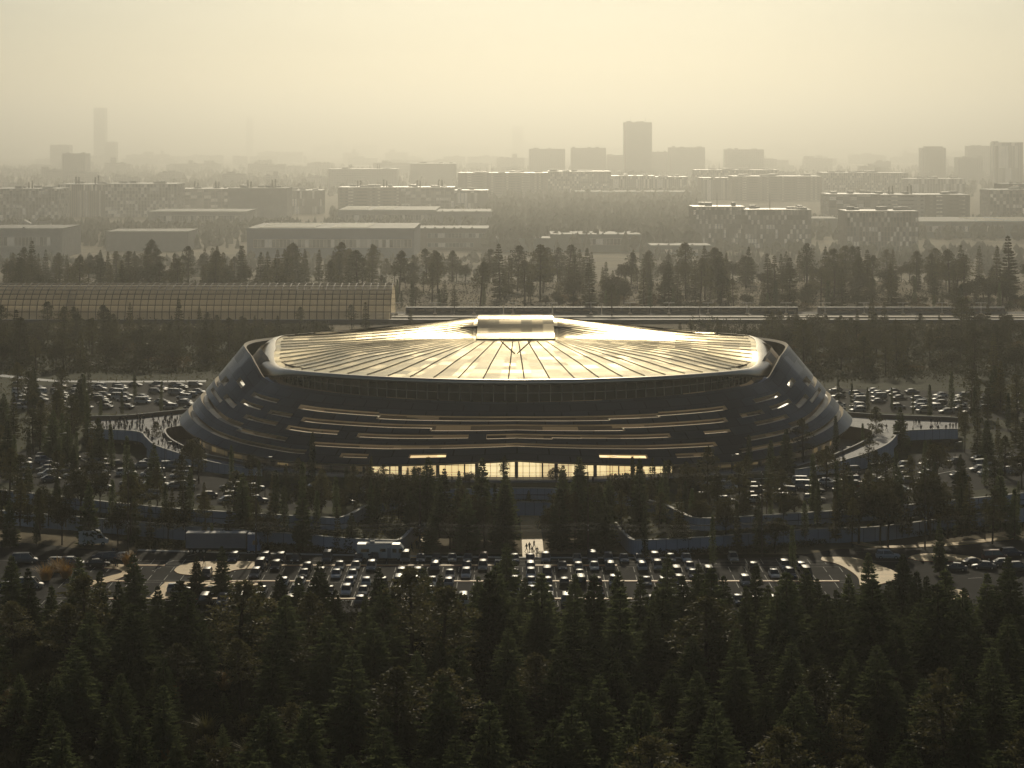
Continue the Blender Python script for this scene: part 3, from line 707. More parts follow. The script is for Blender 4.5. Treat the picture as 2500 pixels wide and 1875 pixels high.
def pine(seed, h=13.0, bare=.32, R=2.6, nb=34, per=52):
    r = random.Random(seed); c = MB(); t = MB(); lean = Vector((r.uniform(-.04, .04), r.uniform(-.04, .04), 1))
    sp = lambda z: Vector((lean.x * z, lean.y * z, z))
    for a, b, ra, rb in ((-.3, h * .4, .24, .19), (h * .4, h * .75, .19, .11), (h * .75, h * .96, .11, .03)): t.tube(sp(a), sp(b), ra, rb, 7)
    for k in range(nb):
        u = (k + r.random()) / nb; z = h * lerp(bare, .97, u); prof = math.sin(PI * min(1, .22 + .8 * u)) ** .7 * (1 - .25 * u)
        a = k * 2.4 + r.uniform(-.5, .5); L = R * prof * r.uniform(.5, 1.15); dr = Vector((math.cos(a), math.sin(a), r.uniform(-.05, .45)))
        o = sp(z); e = o + dr * L; t.tube(o, e, .055, .02, 4, cap=False)
        clump(c, r, e, .62 + .12 * L, .36, per, .36); clump(c, r, lerp(o, e, .55), .45, .28, per // 3, .33)
    clump(c, r, sp(h * .96), .5, .6, per, .34); return c, t
def broadleaf(seed, h=9.0, R=3.0, nb=42, per=60, s=.36, bare=.18):
    r = random.Random(seed); c = MB(); t = MB(); t.tube((0, 0, -.3), (0, 0, h * .5), .2, .12, 7)
    for k in range(nb):
        v = rvec(r); v.z = abs(v.z) * 1.3 - .35; kk = r.uniform(.45, 1.0)
        e = Vector((v.x * R * kk, v.y * R * kk, h * .55 + v.z * h * .4 * kk)); e.z = max(h * bare, e.z)
        if k % 3 == 0: t.tube((0, 0, h * .35), e, .08, .02, 4, cap=False)
        clump(c, r, e, r.uniform(.6, 1.1), r.uniform(.45, .8), per, s)
    return c, t
def columnar(seed, h=9.0, R=.95):
    r = random.Random(seed); c = MB(); t = MB(); t.tube((0, 0, -.3), (0, 0, h * .9), .14, .03, 6)
    for k in range(46):
        u = (k + .5) / 46; a = k * 2.4; rr = R * (math.sin(PI * min(1, .28 + u * .72)) ** .8) * .75
        clump(c, r, Vector((math.cos(a) * rr * .6, math.sin(a) * rr * .6, h * (.05 + .93 * u))), .38 * (1.2 - u * .6), .42, 30, .3, 1.0)
    return c, t
def shrub(seed, R=1.3, h=1.5, n=10, per=42, s=.28):
    r = random.Random(seed); c = MB()
    for k in range(n): clump(c, r, Vector((r.uniform(-R, R) * .75, r.uniform(-R, R) * .75, h * r.uniform(.25, .7))), R * .45, h * .35, per, s, .5)
    return c
def tuft(seed, n=170, h=1.7):
    r = random.Random(seed); c = MB()
    for _ in range(n):
        a = r.uniform(0, 6.3); b = Vector((math.cos(a), math.sin(a), 0)); o = b * r.uniform(0, .35); hh = h * r.uniform(.6, 1.1); k = r.uniform(.15, .8); sd = Vector((-b.y, b.x, 0)) * .022
        p1 = o + b * (k * hh * .35) + Vector((0, 0, hh * .6)); p2 = o + b * (k * hh) + Vector((0, 0, hh * (1.02 - .35 * k)))
        c.quad((o - sd)[:], (o + sd)[:], (p1 + sd * .8)[:], (p1 - sd * .8)[:]); c.quad((p1 - sd * .8)[:], (p1 + sd * .8)[:], (p2 + sd * .3)[:], (p2 - sd * .3)[:])
    return c
LIB = {}
def lib(kind, pairs, crown_mat):
    LIB[kind] = []
    for i, (c, t) in enumerate(pairs): LIB[kind].append((c.mesh(f'{kind}_crown_{i}', crown_mat), t.mesh(f'{kind}_trunk_{i}', 'bark') if t else None))
lib('spruce_tree', [spruce(s, 13 + d, R) for s, d, R in ((1, 0, 2.9), (2, .6, 2.6), (3, -.5, 3.2), (4, .3, 3.0), (5, 0, 2.5), (6, .8, 3.3))], 'needles_dark')
lib('young_spruce', [spruce(s, 13, R, 22, 9, .8) for s, R in ((81, 2.9), (82, 3.3), (83, 2.6))], 'needles_dark')
lib('fir_tree', [spruce(s, 13, R, 24, 8, f) for s, R, f in ((11, 2.0, .8), (12, 2.4, .95), (13, 1.8, .75))], 'needles_green')
lib('pine_tree', [pine(21), pine(22, bare=.42, R=2.3), pine(23, bare=.25, R=3.0), pine(24, bare=.36, R=2.8, nb=28)], 'needles_green')
lib('broadleaf_tree', [broadleaf(31), broadleaf(32, R=3.4), broadleaf(33, h=10, R=2.8)], 'leaves_olive')
lib('columnar_tree', [columnar(41), columnar(42, R=1.15), columnar(43, h=10, R=.85)], 'needles_dark')
lib('shrub', [(shrub(51), None), (shrub(52, 1.7, 1.6, 13), None), (shrub(53, 1.1, 1.9), None)], 'leaves_olive')
lib('autumn_shrub', [(shrub(61, 1.2, 1.7), None), (shrub(62, 1.5, 1.5), None)], 'leaves_autumn')
lib('grass_tuft', [(tuft(71), None), (tuft(72, 150, 1.5), None)], 'dry_grass')
lib('meadow_grass_tuft', [(tuft(73, 130, 1.1), None)], 'green_grass')
NOMH = {'spruce_tree': 13, 'young_spruce': 13, 'fir_tree': 13, 'pine_tree': 13, 'broadleaf_tree': 9, 'columnar_tree': 9, 'shrub': 1.7, 'autumn_shrub': 1.7, 'grass_tuft': 1.7, 'meadow_grass_tuft': 1.1}
CATN = {'spruce_tree': 'tree', 'young_spruce': 'tree', 'fir_tree': 'tree', 'pine_tree': 'tree', 'broadleaf_tree': 'tree', 'columnar_tree': 'tree', 'shrub': 'shrub', 'autumn_shrub': 'shrub', 'grass_tuft': 'grass', 'meadow_grass_tuft': 'grass'}
PLANTS = []      # (kind, band, px, object, height, phrase)
RT = random.Random(2024)
def plant(kind, x, y, z, h, band, wide=1.0, bare=False):
    v = RT.randrange(len(LIB[kind])); cm, tm = LIB[kind][v]; s = h / NOMH[kind]; rz = RT.uniform(0, 6.3)
    if tm is None or bare:
        o = link(kind, cm) if tm is None else link(kind, cm)
    else:
        o = thing(kind, None, CATN[kind]); link('trunk', tm, o); link('crown', cm, o)
    o.location = (x, y, z); o.rotation_euler = (RT.uniform(-.03, .03), RT.uniform(-.03, .03), rz); o.scale = (s * wide, s * wide, s)
    o['category'] = CATN[kind]
    PLANTS.append((kind, band, pxof(x, y, z)[0], o, h)); return o
USED = []
def clear_of(x, y, d):
    for a, b in USED:
        if abs(a - x) < d and abs(b - y) < d and math.hypot(a - x, b - y) < d: return False
    return True
def near(x, y): USED.append((x, y))
def plantp(kind, px, top, h, band, z=0.0, wide=1.0):
    """place by picture column and the picture height of the top"""
    y = F * (H - z - h) / (top - YH); x = (px - CX) * y / F; near(x, y); return plant(kind, x, y, z, h, band, wide)

# --- the spruce forest in front
for px, top, h in [(507, 549, 15), (196, 563, 8), (222, 553, 10), (262, 586, 11), (135, 562, 12), (120, 588, 11), (80, 566, 13), (12, 560, 13), (300, 585, 12), (335, 592, 11), (395, 583, 12), (425, 572, 13), (455, 596, 11), (548, 590, 11), (600, 600, 11), (667, 562, 14), (640, 583, 12),
                  (700, 572, 13), (722, 584, 12), (745, 590, 12), (790, 578, 13), (768, 592, 12), (818, 584, 12), (838, 598, 11), (903, 556, 13), (928, 580, 11), (944, 588, 12), (985, 582, 13), (1010, 566, 14), (965, 596, 11), (870, 560, 13), (365, 600, 11), (30, 575, 12), (52, 590, 11), (100, 575, 12), (160, 590, 11), (180, 600, 10), (240, 592, 11), (280, 576, 13), (318, 570, 13), (380, 574, 13), (440, 582, 12), (478, 578, 12), (526, 582, 12), (575, 578, 12), (618, 574, 13), (655, 588, 11), (685, 580, 12), (755, 572, 13), (806, 570, 13), (850, 580, 12), (888, 585, 12), (915, 575, 13), (998, 590, 11)]:
    plantp('spruce_tree', px, top - 5, h * .9, 'lotedge', 0.0, 1.2)
yy_ = 232.0; row = 0
while yy_ < 341:
    half_w = .242 * yy_ + 2; n = int(2 * half_w / 8.8); 
    for i in range(n + 1):
        x = -half_w + 2 * half_w * (i + .5 * (row % 2)) / n + RT.uniform(-2.6, 2.6); y = yy_ + RT.uniform(-3, 3)
        px = pxof(x, y)[0]
        gap = (95 < px < 330 and 262 < y < 318 and RT.random() < .45) or RT.random() < .05
        if gap or not clear_of(x, y, 4.2): continue
        near(x, y); kind = 'spruce_tree' if RT.random() < .86 else 'pine_tree'
        plant(kind, x, y, 0, RT.uniform(7.5, 13.0) * (.9 if px < 330 else 1) * (1.22 if yy_ > 316 else 1), 'forest%d' % row, RT.uniform(1.35, 1.8))
    yy_ += 9.0; row += 1
NFOREST = row
for _ in range(420):
    y = RT.uniform(236, 366); x = RT.uniform(-1, 1) * (.242 * y + 2)
    if not clear_of(x, y, 3.1) or len([1 for p in PLANTS if p[0] == 'young_spruce']) >= 95: continue
    near(x, y); plant('young_spruce', x, y, 0, RT.uniform(2.6, 4.6), 'understory', RT.uniform(1.3, 1.8))
for _ in range(150):
    y = RT.uniform(255, 372); x = RT.uniform(-1, 1) * .24 * y; px = pxof(x, y)[0]
    if not (px < 400 or RT.random() < .25): continue
    k = RT.choices(['shrub', 'autumn_shrub', 'grass_tuft', 'meadow_grass_tuft'], (5, 1.2, 1.0, 2))[0]
    plant(k, x, y, 0, RT.uniform(1.2, 3.0) if 'tuft' not in k else RT.uniform(1.6, 2.6), 'glade', RT.uniform(.9, 1.5))
for px, py in [(58, 572), (66, 578), (128, 566), (46, 580)]:
    x, y, _ = P(px, py); plant('grass_tuft', x, y, 0, 3.4, 'junction', 1.2)

# --- court, bank and terraces
MID = [(371, 480, 531, 1.5, 'spruce_tree'), (401, 482, 530, 1.5, 'broadleaf_tree'), (410, 486, 536, 1, 'spruce_tree'), (437, 487, 527, .5, 'spruce_tree'), (462, 486, 543, 0, 'pine_tree'), (474, 492, 545, 0, 'broadleaf_tree'), (495, 482, 541, 0, 'spruce_tree'), (484, 500, 548, 0, 'pine_tree'), (528, 490, 513, .2, 'spruce_tree'),
       (563, 484, 543, 0, 'broadleaf_tree'), (575, 492, 546, 0, 'pine_tree'), (550, 508, 546, 0, 'broadleaf_tree'), (597, 484, 545, 0, 'spruce_tree'), (606, 498, 545, 0, 'spruce_tree'), (622, 490, 530, 3, 'pine_tree'), (645, 513, 561, 0, 'columnar_tree'), (659, 492, 528, 3, 'pine_tree'), (680, 515, 552, 0, 'broadleaf_tree'), (450, 511, 549, 0, 'broadleaf_tree'), (430, 515, 552, 0, 'spruce_tree'),
       (504, 457, 487, 5, 'pine_tree'), (580, 461, 488, 5, 'pine_tree'), (556, 466, 487, 5, 'broadleaf_tree'), (417, 464, 486, 5, 'broadleaf_tree'), (382, 464, 486, 4.6, 'pine_tree'), (470, 470, 488, 5, 'broadleaf_tree'), (640, 462, 490, 4.6, 'pine_tree'), (668, 460, 492, 4.6, 'pine_tree'),
       (88, 478, 545, 0, 'spruce_tree'), (10, 500, 548, 0, 'spruce_tree'), (40, 490, 540, 2, 'pine_tree'), (62, 498, 545, 0, 'broadleaf_tree'), (118, 505, 545, 1, 'broadleaf_tree'), (132, 496, 541, 0, 'spruce_tree'), (150, 500, 543, 0, 'fir_tree'), (168, 505, 546, 0, 'broadleaf_tree'), (205, 520, 551, 0, 'fir_tree'), (212, 524, 551, 0, 'columnar_tree'), (255, 500, 549, 0, 'pine_tree'),
       (268, 510, 549, 0, 'broadleaf_tree'), (303, 478, 551, 0, 'spruce_tree'), (338, 505, 552, 0, 'fir_tree'), (352, 512, 552, 0, 'spruce_tree'), (355, 465, 508, 4.5, 'pine_tree'), (242, 470, 527, 3, 'spruce_tree'), (154, 443, 492, 4.5, 'spruce_tree'), (100, 470, 512, 4.5, 'broadleaf_tree'), (58, 478, 520, 3, 'spruce_tree'), (20, 480, 527, 3, 'pine_tree'), (180, 455, 497, 4.5, 'pine_tree'), (286, 462, 500, 4.5, 'spruce_tree'), (322, 470, 514, 3.5, 'pine_tree'),
       (713, 516, 566, 0, 'columnar_tree'), (726, 500, 545, 1, 'broadleaf_tree'), (738, 505, 552, 0, 'fir_tree'), (700, 495, 530, 3, 'broadleaf_tree'), (760, 505, 553, 0, 'spruce_tree'), (775, 515, 553, 0, 'broadleaf_tree'), (793, 527, 572, 0, 'columnar_tree'), (816, 470, 515, 4, 'spruce_tree'), (836, 490, 540, 1, 'fir_tree'), (852, 497, 547, 1, 'pine_tree'), (868, 470, 520, 3, 'pine_tree'), (880, 483, 543, .5, 'broadleaf_tree'), (888, 492, 545, .5, 'broadleaf_tree'),
       (902, 492, 536, 1, 'columnar_tree'), (925, 478, 520, 3, 'pine_tree'), (948, 500, 538, 1, 'broadleaf_tree'), (962, 485, 536, 1, 'spruce_tree'), (940, 520, 575, 0, 'spruce_tree'), (1000, 470, 530, 1, 'spruce_tree'), (1014, 490, 540, 0, 'spruce_tree'), (985, 500, 540, 0, 'pine_tree'), (910, 456, 495, 4.5, 'pine_tree'), (985, 456, 486, 4.5, 'columnar_tree'), (775, 458, 500, 4.5, 'pine_tree'), (745, 455, 500, 4.5, 'pine_tree'), (826, 446, 492, 4.5, 'pine_tree'), (868, 432, 470, 4.5, 'pine_tree'), (930, 440, 470, 4.5, 'columnar_tree'),
       (232, 446, 480, 4.5, 'columnar_tree'), (252, 455, 478, 5, 'broadleaf_tree'), (76, 432, 468, 4.5, 'columnar_tree'), (112, 425, 470, 4.5, 'columnar_tree'), (300, 458, 492, 4.5, 'pine_tree')]
for px, top, base, z, kind in MID:
    y = F * (H - z) / (base - YH); h = (base - top) * y / F; near((px - CX) * y / F, y)
    plant(kind, (px - CX) * y / F, y, z, h, 'court' if 400 < px < 690 and base > 495 else ('podium' if base < 495 and 370 < px < 690 else 'westterrace' if px < 400 else 'eastterrace'), RT.uniform(.75, 1.05) * (1.2 if h < 8 else .9))
# dark columns and pines around the upper lots
for px, top, base in [(135, 373, 402), (84, 376, 420), (161, 385, 412), (88, 402, 447), (100, 400, 430), (122, 392, 415), (868, 388, 412), (838, 380, 404), (852, 384, 410), (892, 390, 410), (913, 395, 415), (930, 385, 418), (952, 372, 410), (975, 392, 428), (1008, 394, 430), (760, 360, 384)]:
    z = ZU; y = F * (H - z) / (base - YH); near((px - CX) * y / F, y); plant('columnar_tree', (px - CX) * y / F, y, z, (base - top) * y / F, 'upperlot', .9)
for px, top, base in [(60, 380, 428), (40, 400, 450), (14, 392, 440), (72, 395, 446), (28, 372, 415), (8, 420, 470), (52, 412, 460), (96, 418, 452), (1000, 360, 412), (1018, 375, 425), (988, 380, 420), (1016, 410, 445), (960, 400, 425)]:
    z = ZU; y = F * (H - z) / (base - YH); near((px - CX) * y / F, y); plant(RT.choice(['spruce_tree', 'pine_tree', 'fir_tree']), (px - CX) * y / F, y, z, (base - top) * y / F, 'upperlot')
def terr(n, x0, x1, p0, p1, band, kinds, hr, d=4.0, zz=None):
    done = 0; tries = 0
    while done < n and tries < n * 20:
        tries += 1; px = RT.uniform(x0, x1); py = RT.uniform(p0, p1); z = zz if zz is not None else interp([(505, 4.5), (518, 3.0), (533, 2.6), (545, 0)], py); y = F * (H - z) / (py - YH); x = (px - CX) * y / F
        if not clear_of(x, y, d): continue
        near(x, y); plant(RT.choice(kinds), x, y, z, RT.uniform(*hr), band, RT.uniform(.85, 1.2)); done += 1
TK = ['fir_tree', 'fir_tree', 'pine_tree', 'broadleaf_tree', 'columnar_tree', 'columnar_tree']
terr(34, -5, 345, 516, 550, 'westterrace', TK, (6, 12)); terr(34, 690, 1030, 514, 547, 'eastterrace', TK, (6, 12))
terr(9, 420, 508, 522, 552, 'court', ['spruce_tree'], (10, 14), 4.0); terr(9, 550, 640, 522, 552, 'court', ['spruce_tree'], (10, 14), 4.0); terr(16, 415, 505, 516, 552, 'court', TK, (6, 11)); terr(15, 548, 625, 516, 552, 'court', TK, (6, 11)); terr(14, 335, 420, 500, 530, 'westterrace', TK, (6, 10)); terr(14, 622, 700, 500, 530, 'eastterrace', TK, (6, 10))
terr(24, -5, 330, 450, 508, 'upperlot', ['pine_tree', 'columnar_tree', 'spruce_tree', 'broadleaf_tree'], (6, 11), 5, ZU); terr(24, 700, 1030, 448, 506, 'upperlot', ['pine_tree', 'columnar_tree', 'spruce_tree', 'broadleaf_tree'], (6, 11), 5, ZU)
terr(16, -5, 92, 400, 470, 'upperlot', ['pine_tree', 'spruce_tree', 'fir_tree'], (8, 13), 4.5, ZU); terr(14, 965, 1032, 400, 470, 'upperlot', ['pine_tree', 'spruce_tree', 'fir_tree'], (8, 13), 4.5, ZU)
# --- woodland behind the arena on both sides
def zgr(y): return ZU if y < 800 else lerp(ZU, 0.4, min(1, (y - 800) / 140)) if y < 950 else zfar(y)
def wood(n, x0, x1, y0, y1, kinds, hr, band, d=5.5, keep=None):
    done = 0; tries = 0
    while done < n and tries < n * 14:
        tries += 1
        y = RT.uniform(y0, y1); px = RT.uniform(x0, x1); x = (px - CX) * y / F
        if keep and not keep(px, y): continue
        if not clear_of(x, y, d): continue
        near(x, y); k = RT.choices([a for a, _ in kinds], [b for _, b in kinds])[0]
        h = RT.uniform(*hr) * (.62 if k == 'broadleaf_tree' else 1) if 'shrub' not in k else RT.uniform(2.0, 4.0)
        if y < 950 and pxof(x, y, zgr(y) + h)[1] < 318 and RT.random() < .8: h *= .6
        plant(k, x, y, zgr(y), h, band, RT.uniform(1.0, 1.4) * (1.4 if 'shrub' in k else 1)); done += 1
KM = [('pine_tree', 1.9), ('fir_tree', 1.9), ('broadleaf_tree', 2.2), ('shrub', 2.6), ('autumn_shrub', .5)]
wood(150, -8, 262, 735, 930, KM, (10, 16), 'westwood', 5.5)
wood(34, 250, 335, 760, 930, KM, (7, 12), 'westwood', 5.5)
wood(165, 770, 1032, 715, 930, KM, (10, 17), 'eastwood', 5.5)
wood(22, 690, 785, 800, 930, KM, (7, 13), 'eastwood', 5.5)
for px, top, base in [(48, 300, 335), (78, 306, 330), (200, 304, 330), (872, 296, 336), (885, 300, 338), (966, 295, 338), (988, 302, 338), (766, 305, 335), (680, 318, 333), (1006, 318, 345), (300, 305, 328), (352, 303, 328), (366, 300, 330), (410, 306, 326)]:
    y = F * (H - 1) / (base - YH); near((px - CX) * y / F, y); plant('pine_tree' if px in (48, 300, 352) else 'fir_tree', (px - CX) * y / F, y, .3, (base - top) * y / F, 'railside', 1.15)
# --- trees beyond the railway
def keepf(px, y):
    if 300 < px < 345 and 1060 < y < 1240: return RT.random() < .12
    if 425 < px < 500 and y < 1250: return RT.random() < .35
    if 545 < px < 600 and y < 1300: return RT.random() < .45
    return True
KF = [('fir_tree', 2.5), ('pine_tree', 2.1), ('broadleaf_tree', 2.2)]
wood(190, -8, 1032, 1075, 1240, KF, (9, 26), 'railwood', 7, keepf)
wood(158, -8, 1032, 1245, 1500, KF, (15, 24), 'farwood', 8, keepf)
for px, top, base in [(500, 243, 300), (480, 262, 308), (540, 245, 302), (568, 258, 296), (455, 285, 312), (590, 262, 312), (150, 240, 280), (298, 245, 285), (32, 240, 285), (612, 285, 318), (70, 285, 315), (705, 262, 300), (775, 255, 300), (748, 246, 285), (956, 280, 318), (1010, 235, 300)]:
    y = F * H / (base - YH); plant('fir_tree' if px % 3 else 'pine_tree', (px - CX) * y / F, y, 0, (base - top) * y / F, 'railwood', 1.2)
wood(70, -8, 1032, 1058, 1110, [('columnar_tree', 2), ('broadleaf_tree', 1.2), ('fir_tree', .25)], (7, 13), 'railwood', 6, keepf)
wood(60, 560, 1032, 1060, 1130, [('shrub', 3), ('autumn_shrub', 2), ('meadow_grass_tuft', 1)], (3, 5), 'railscrub', 8)

# --- labels: kind, stand and order from the left
ADJ = {'young_spruce': 'short young spruce', 'spruce_tree': 'dark conical spruce', 'fir_tree': 'slim dark fir', 'pine_tree': 'ragged bare-trunked pine', 'broadleaf_tree': 'bushy round-crowned tree', 'columnar_tree': 'slender column-shaped conifer', 'shrub': 'low olive shrub', 'autumn_shrub': 'rusty autumn shrub', 'grass_tuft': 'clump of orange dry grass', 'meadow_grass_tuft': 'clump of yellow-green grass'}
WHERE = {'understory': 'between taller forest spruces', 'lotedge': 'at the forest edge', 'glade': 'on the forest floor', 'junction': 'by the west road junction', 'court': 'in the court before the entrance', 'podium': 'beside the lit arena entrance', 'westterrace': 'on the west terraces', 'eastterrace': 'on the east terraces', 'upperlot': 'among upper lot cars',
         'westwood': 'in the west wood', 'eastwood': 'in the east wood', 'railside': 'just before the railway', 'railwood': 'beyond the railway', 'farwood': 'before the warehouses', 'railscrub': 'on the railway verge'}
ZF_ = [(170, 'near the west edge'), (320, 'below the truck'), (460, 'below the motorhome'), (600, 'below the sunlit path'), (740, 'below the lot middle'), (870, 'below the sandy islands'), (2000, 'near the east edge')]
ZR_ = [(130, 'behind the train hall start'), (260, 'behind the train hall middle'), (395, 'behind the train hall end'), (475, 'left of the roof hood'), (560, 'behind the roof hood'), (690, 'right of the roof hood'), (830, 'behind the east rim'), (2000, 'near the east edge')]
ZS_ = [(130, 'outermost part'), (240, 'middle part'), (400, 'part by the arena'), (780, 'part by the arena'), (900, 'middle part'), (2000, 'outermost part')]
ZO_ = {'understory': ZF_, 'lotedge': ZF_, 'glade': ZF_, 'railwood': ZR_, 'farwood': ZR_, 'railscrub': ZR_, 'westwood': ZS_, 'eastwood': ZS_, 'westterrace': ZS_, 'eastterrace': ZS_, 'upperlot': [(130, 'of the outer west lot'), (260, 'of the inner west lot'), (512, 'of the southwest lot'), (760, 'of the southeast lot'), (900, 'of the inner east lot'), (2000, 'of the outer east lot')]}
from collections import defaultdict
bands = defaultdict(list)
for p in PLANTS:
    z = ''
    for lim, nm in ZO_.get(p[1], ZF_ if p[1].startswith('forest') else []):
        if p[2] < lim: z = nm; break
    bands[(p[0], p[1], z)].append(p)
for (kind, band, z), lst in bands.items():
    lst.sort(key=lambda p: p[2])
    for i, p in enumerate(lst):
        if band.startswith('forest'):
            r_ = int(band[6:]); wh = f'in forest row {["one", "two", "three", "four", "five", "six", "seven", "eight", "nine", "ten", "eleven", "twelve", "thirteen", "fourteen", "fifteen"][r_]} from bottom'
        else: wh = WHERE[band]
        lab = f'{ADJ[kind]}, {ordw(i + 1)} from left {wh}' + (', ' + z if z else '')
        p[3]['label'] = lab; p[3]['group'] = f'{ADJ[kind]}s {"in the front forest" if band.startswith("forest") else wh}'
# --- ground cover nobody could count
def scatter(name, n, fn, mat, s=(.25, .5), label=None):
    mb = MB(); r = random.Random(len(name) * 7)
    for _ in range(n):
        q = fn(r)
        if q is None: continue
        o = Vector(q); d = Vector((r.gauss(0, .6), r.gauss(0, .6), r.uniform(.2, 1))).normalized(); leafquad(mb, o, d, d.orthogonal().normalized(), r.uniform(*s) * 1.6, r.uniform(*s) * .35)
    o = mb.build(name, mat); o['kind'] = 'stuff'; 
    if label: o['label'] = label
    return o
patch = lambda x, y: math.sin(x * .21 + 1.3) * math.sin(y * .17 + .4) + math.sin(x * .07 - y * .09) * .8
def fgf(r):
    y = r.uniform(236, 386); x = r.uniform(-1, 1) * .25 * y
    return (x, y, 0) if patch(x, y) + r.uniform(-.9, .9) > -.2 else None
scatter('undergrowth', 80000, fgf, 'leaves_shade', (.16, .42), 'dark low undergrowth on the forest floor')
def bankf(r):
    i = r.randrange(nb - 1); t = r.random(); a, b = A_[i], B_[i]
    x, y = lerp(a[0], b[0], t), lerp(a[1], b[1], t); return (x, y, 2.85) if abs(x) < .27 * y else None
scatter('bank_grass', 16000, bankf, 'green_grass', (.2, .45), 'grass on the bank between the walls')
def platf(r):
    y = r.uniform(455, 930) if r.random() < .75 else r.uniform(950, 1300); x = r.uniform(-1, 1) * .26 * y; px, py = pxof(x, y, ZU)
    if abs(x) < 92 and 480 < y < 645: return None
    if y < interp([(p[0], p[1]) for p in up_path], x) + 1: return None
    for x0, x1, y0, y1 in ((0, 375, 450, 503), (12, 206, 382, 413), (672, 1040, 450, 510), (830, 1040, 389, 418)):
        if x0 < px < x1 and y0 < py < y1 and r.random() < .97: return None
    return (x, y, zgr(y)) if patch(x * .6, y * .6) + r.uniform(-.9, .9) > -.3 else None
scatter('ground_cover', 42000, platf, 'green_grass', (.3, .7), 'rough grass around the arena and lots')
def vergef(r):
    px = r.uniform(135, 400) if r.random() < .5 else r.uniform(640, 1024); t = r.random()
    x, y, z = P(px, interp([(135, 549), (350, 553.8), (690, 556.5), (790, 552), (840, 541), (1024, 532)], px) - t * 5, 0); return (x, y, r.uniform(0, .9))
scatter('verge_hedge', 14000, vergef, 'leaves_olive', (.2, .4), 'rough hedge along the far side of the road')
# ================================================================ vehicles
simple('car_glass', (0.012, 0.014, 0.016), 0.05, spec=0.8)
CARCOL = {'silver': (0.20, 0.205, 0.21), 'white': (0.40, 0.40, 0.39), 'black': (0.012, 0.012, 0.014), 'grey': (0.11, 0.115, 0.12), 'navy': (0.02, 0.032, 0.07), 'maroon': (0.10, 0.018, 0.016), 'beige': (0.30, 0.26, 0.20)}
for k, c in CARCOL.items():
    m = simple('car_' + k, c, 0.5, 0.35 if k in ('silver', 'grey') else 0.0, spec=0.35)
    MATS['car_' + k].node_tree.nodes['Principled BSDF'].inputs['Coat Weight'].default_value = 0.06
def body_mesh(kind):
    """lofted car shell along x (front = +x); returns body, glasshouse and light positions"""
    L, W, Hh = {'saloon': (4.6, 1.8, 1.46), 'estate': (4.7, 1.84, 1.66), 'van': (4.9, 1.94, 1.95)}[kind]
    b = MB(); g = MB()
    belt = {'saloon': .92, 'estate': 1.0, 'van': 1.1}[kind]
    st = [(-.5, .38, belt * .80, .80), (-.485, .24, belt * .94, .93), (-.40, .20, belt, 1), (-.1, .2, belt, 1), (.15, .2, belt * .98, 1), (.30, .2, belt * .90, .98), (.45, .22, belt * .80, .92), (.5, .36, belt * .62, .76)]
    rows = []
    for u, z0, z1, wf in st:
        x = u * L; w = W / 2 * wf
        rows.append([(x, -w * .92, z0), (x, -w, lerp(z0, z1, .35)), (x, -w * .97, lerp(z0, z1, .8)), (x, -w * .86, z1), (x, 0, z1 + .03), (x, w * .86, z1), (x, w * .97, lerp(z0, z1, .8)), (x, w, lerp(z0, z1, .35)), (x, w * .92, z0)])
    b.grid(rows); b.poly(rows[0]); b.poly(rows[-1][::-1])
    ro = {'saloon': [(-.41, belt), (-.24, Hh - .05), (.06, Hh), (.26, belt * .95)], 'estate': [(-.485, belt * .98), (-.42, Hh - .06), (.06, Hh), (.25, belt * .96)], 'van': [(-.495, belt * .97), (-.46, Hh - .05), (.16, Hh), (.34, belt * .9)]}[kind]
    (xa, za), (xb, zb), (xc, zc), (xd, zd) = [(u * L, z) for u, z in ro]; wt, wb = W * .35, W * .445
    wl = lambda y: [(xa, y * wb, za - .02), (xb, y * wt, zb), (xc, y * wt, zc), (xd, y * wb, zd - .02)]
    l, r = wl(-1), wl(1)
    g.quad(l[0], l[3], l[2], l[1]); g.quad(r[3], r[0], r[1], r[2]); g.quad(l[1], r[1], r[0], l[0]); g.quad(l[3], r[3], r[2], l[2])
    rf = [(xb - .03, wt, zb), (xc + .05, wt, zc)]
    b.grid([[(xb - .05, -wt - .03, zb - .03), (xb - .02, -wt * .9, zb + .035), (xb - .02, wt * .9, zb + .035), (xb - .05, wt + .03, zb - .03)], [((xb + xc) / 2, -wt - .04, (zb + zc) / 2 - .02), ((xb + xc) / 2, -wt * .9, (zb + zc) / 2 + .06), ((xb + xc) / 2, wt * .9, (zb + zc) / 2 + .06), ((xb + xc) / 2, wt + .04, (zb + zc) / 2 - .02)], [(xc + .06, -wt - .03, zc - .04), (xc + .03, -wt * .9, zc + .035), (xc + .03, wt * .9, zc + .035), (xc + .06, wt + .03, zc - .04)]])
    for sg in (-1, 1):   # pillars
        for xu, zu_, xv, zv in ((xa, za, xb, zb), ((xb + xc) / 2 - .1, belt, (xb + xc) / 2 - .06, (zb + zc) / 2), (xd, zd, xc, zc)):
            b.tube((xu, sg * wb * 1.01, zu_ - .03), (xv, sg * wt * 1.02, zv), .045, .04, 4, cap=False)
    return b, g, L, W
def wheel_mesh():
    w = MB(); w.tube((0, -.11, .32), (0, .11, .32), .32, .32, 12, 0); w.tube((0, -.115, .32), (0, .115, .32), .19, .19, 10, 1); return w.mesh('wheel', ['rubber', 'metal_pale'])
WHEEL = wheel_mesh()
HL = MB(); HL.quad((0, -.2, .0), (0, .2, 0), (-.1, .2, .16), (-.1, -.2, .16)); HLM = HL.mesh('headlight', 'lamp_glass')
CARS = {}
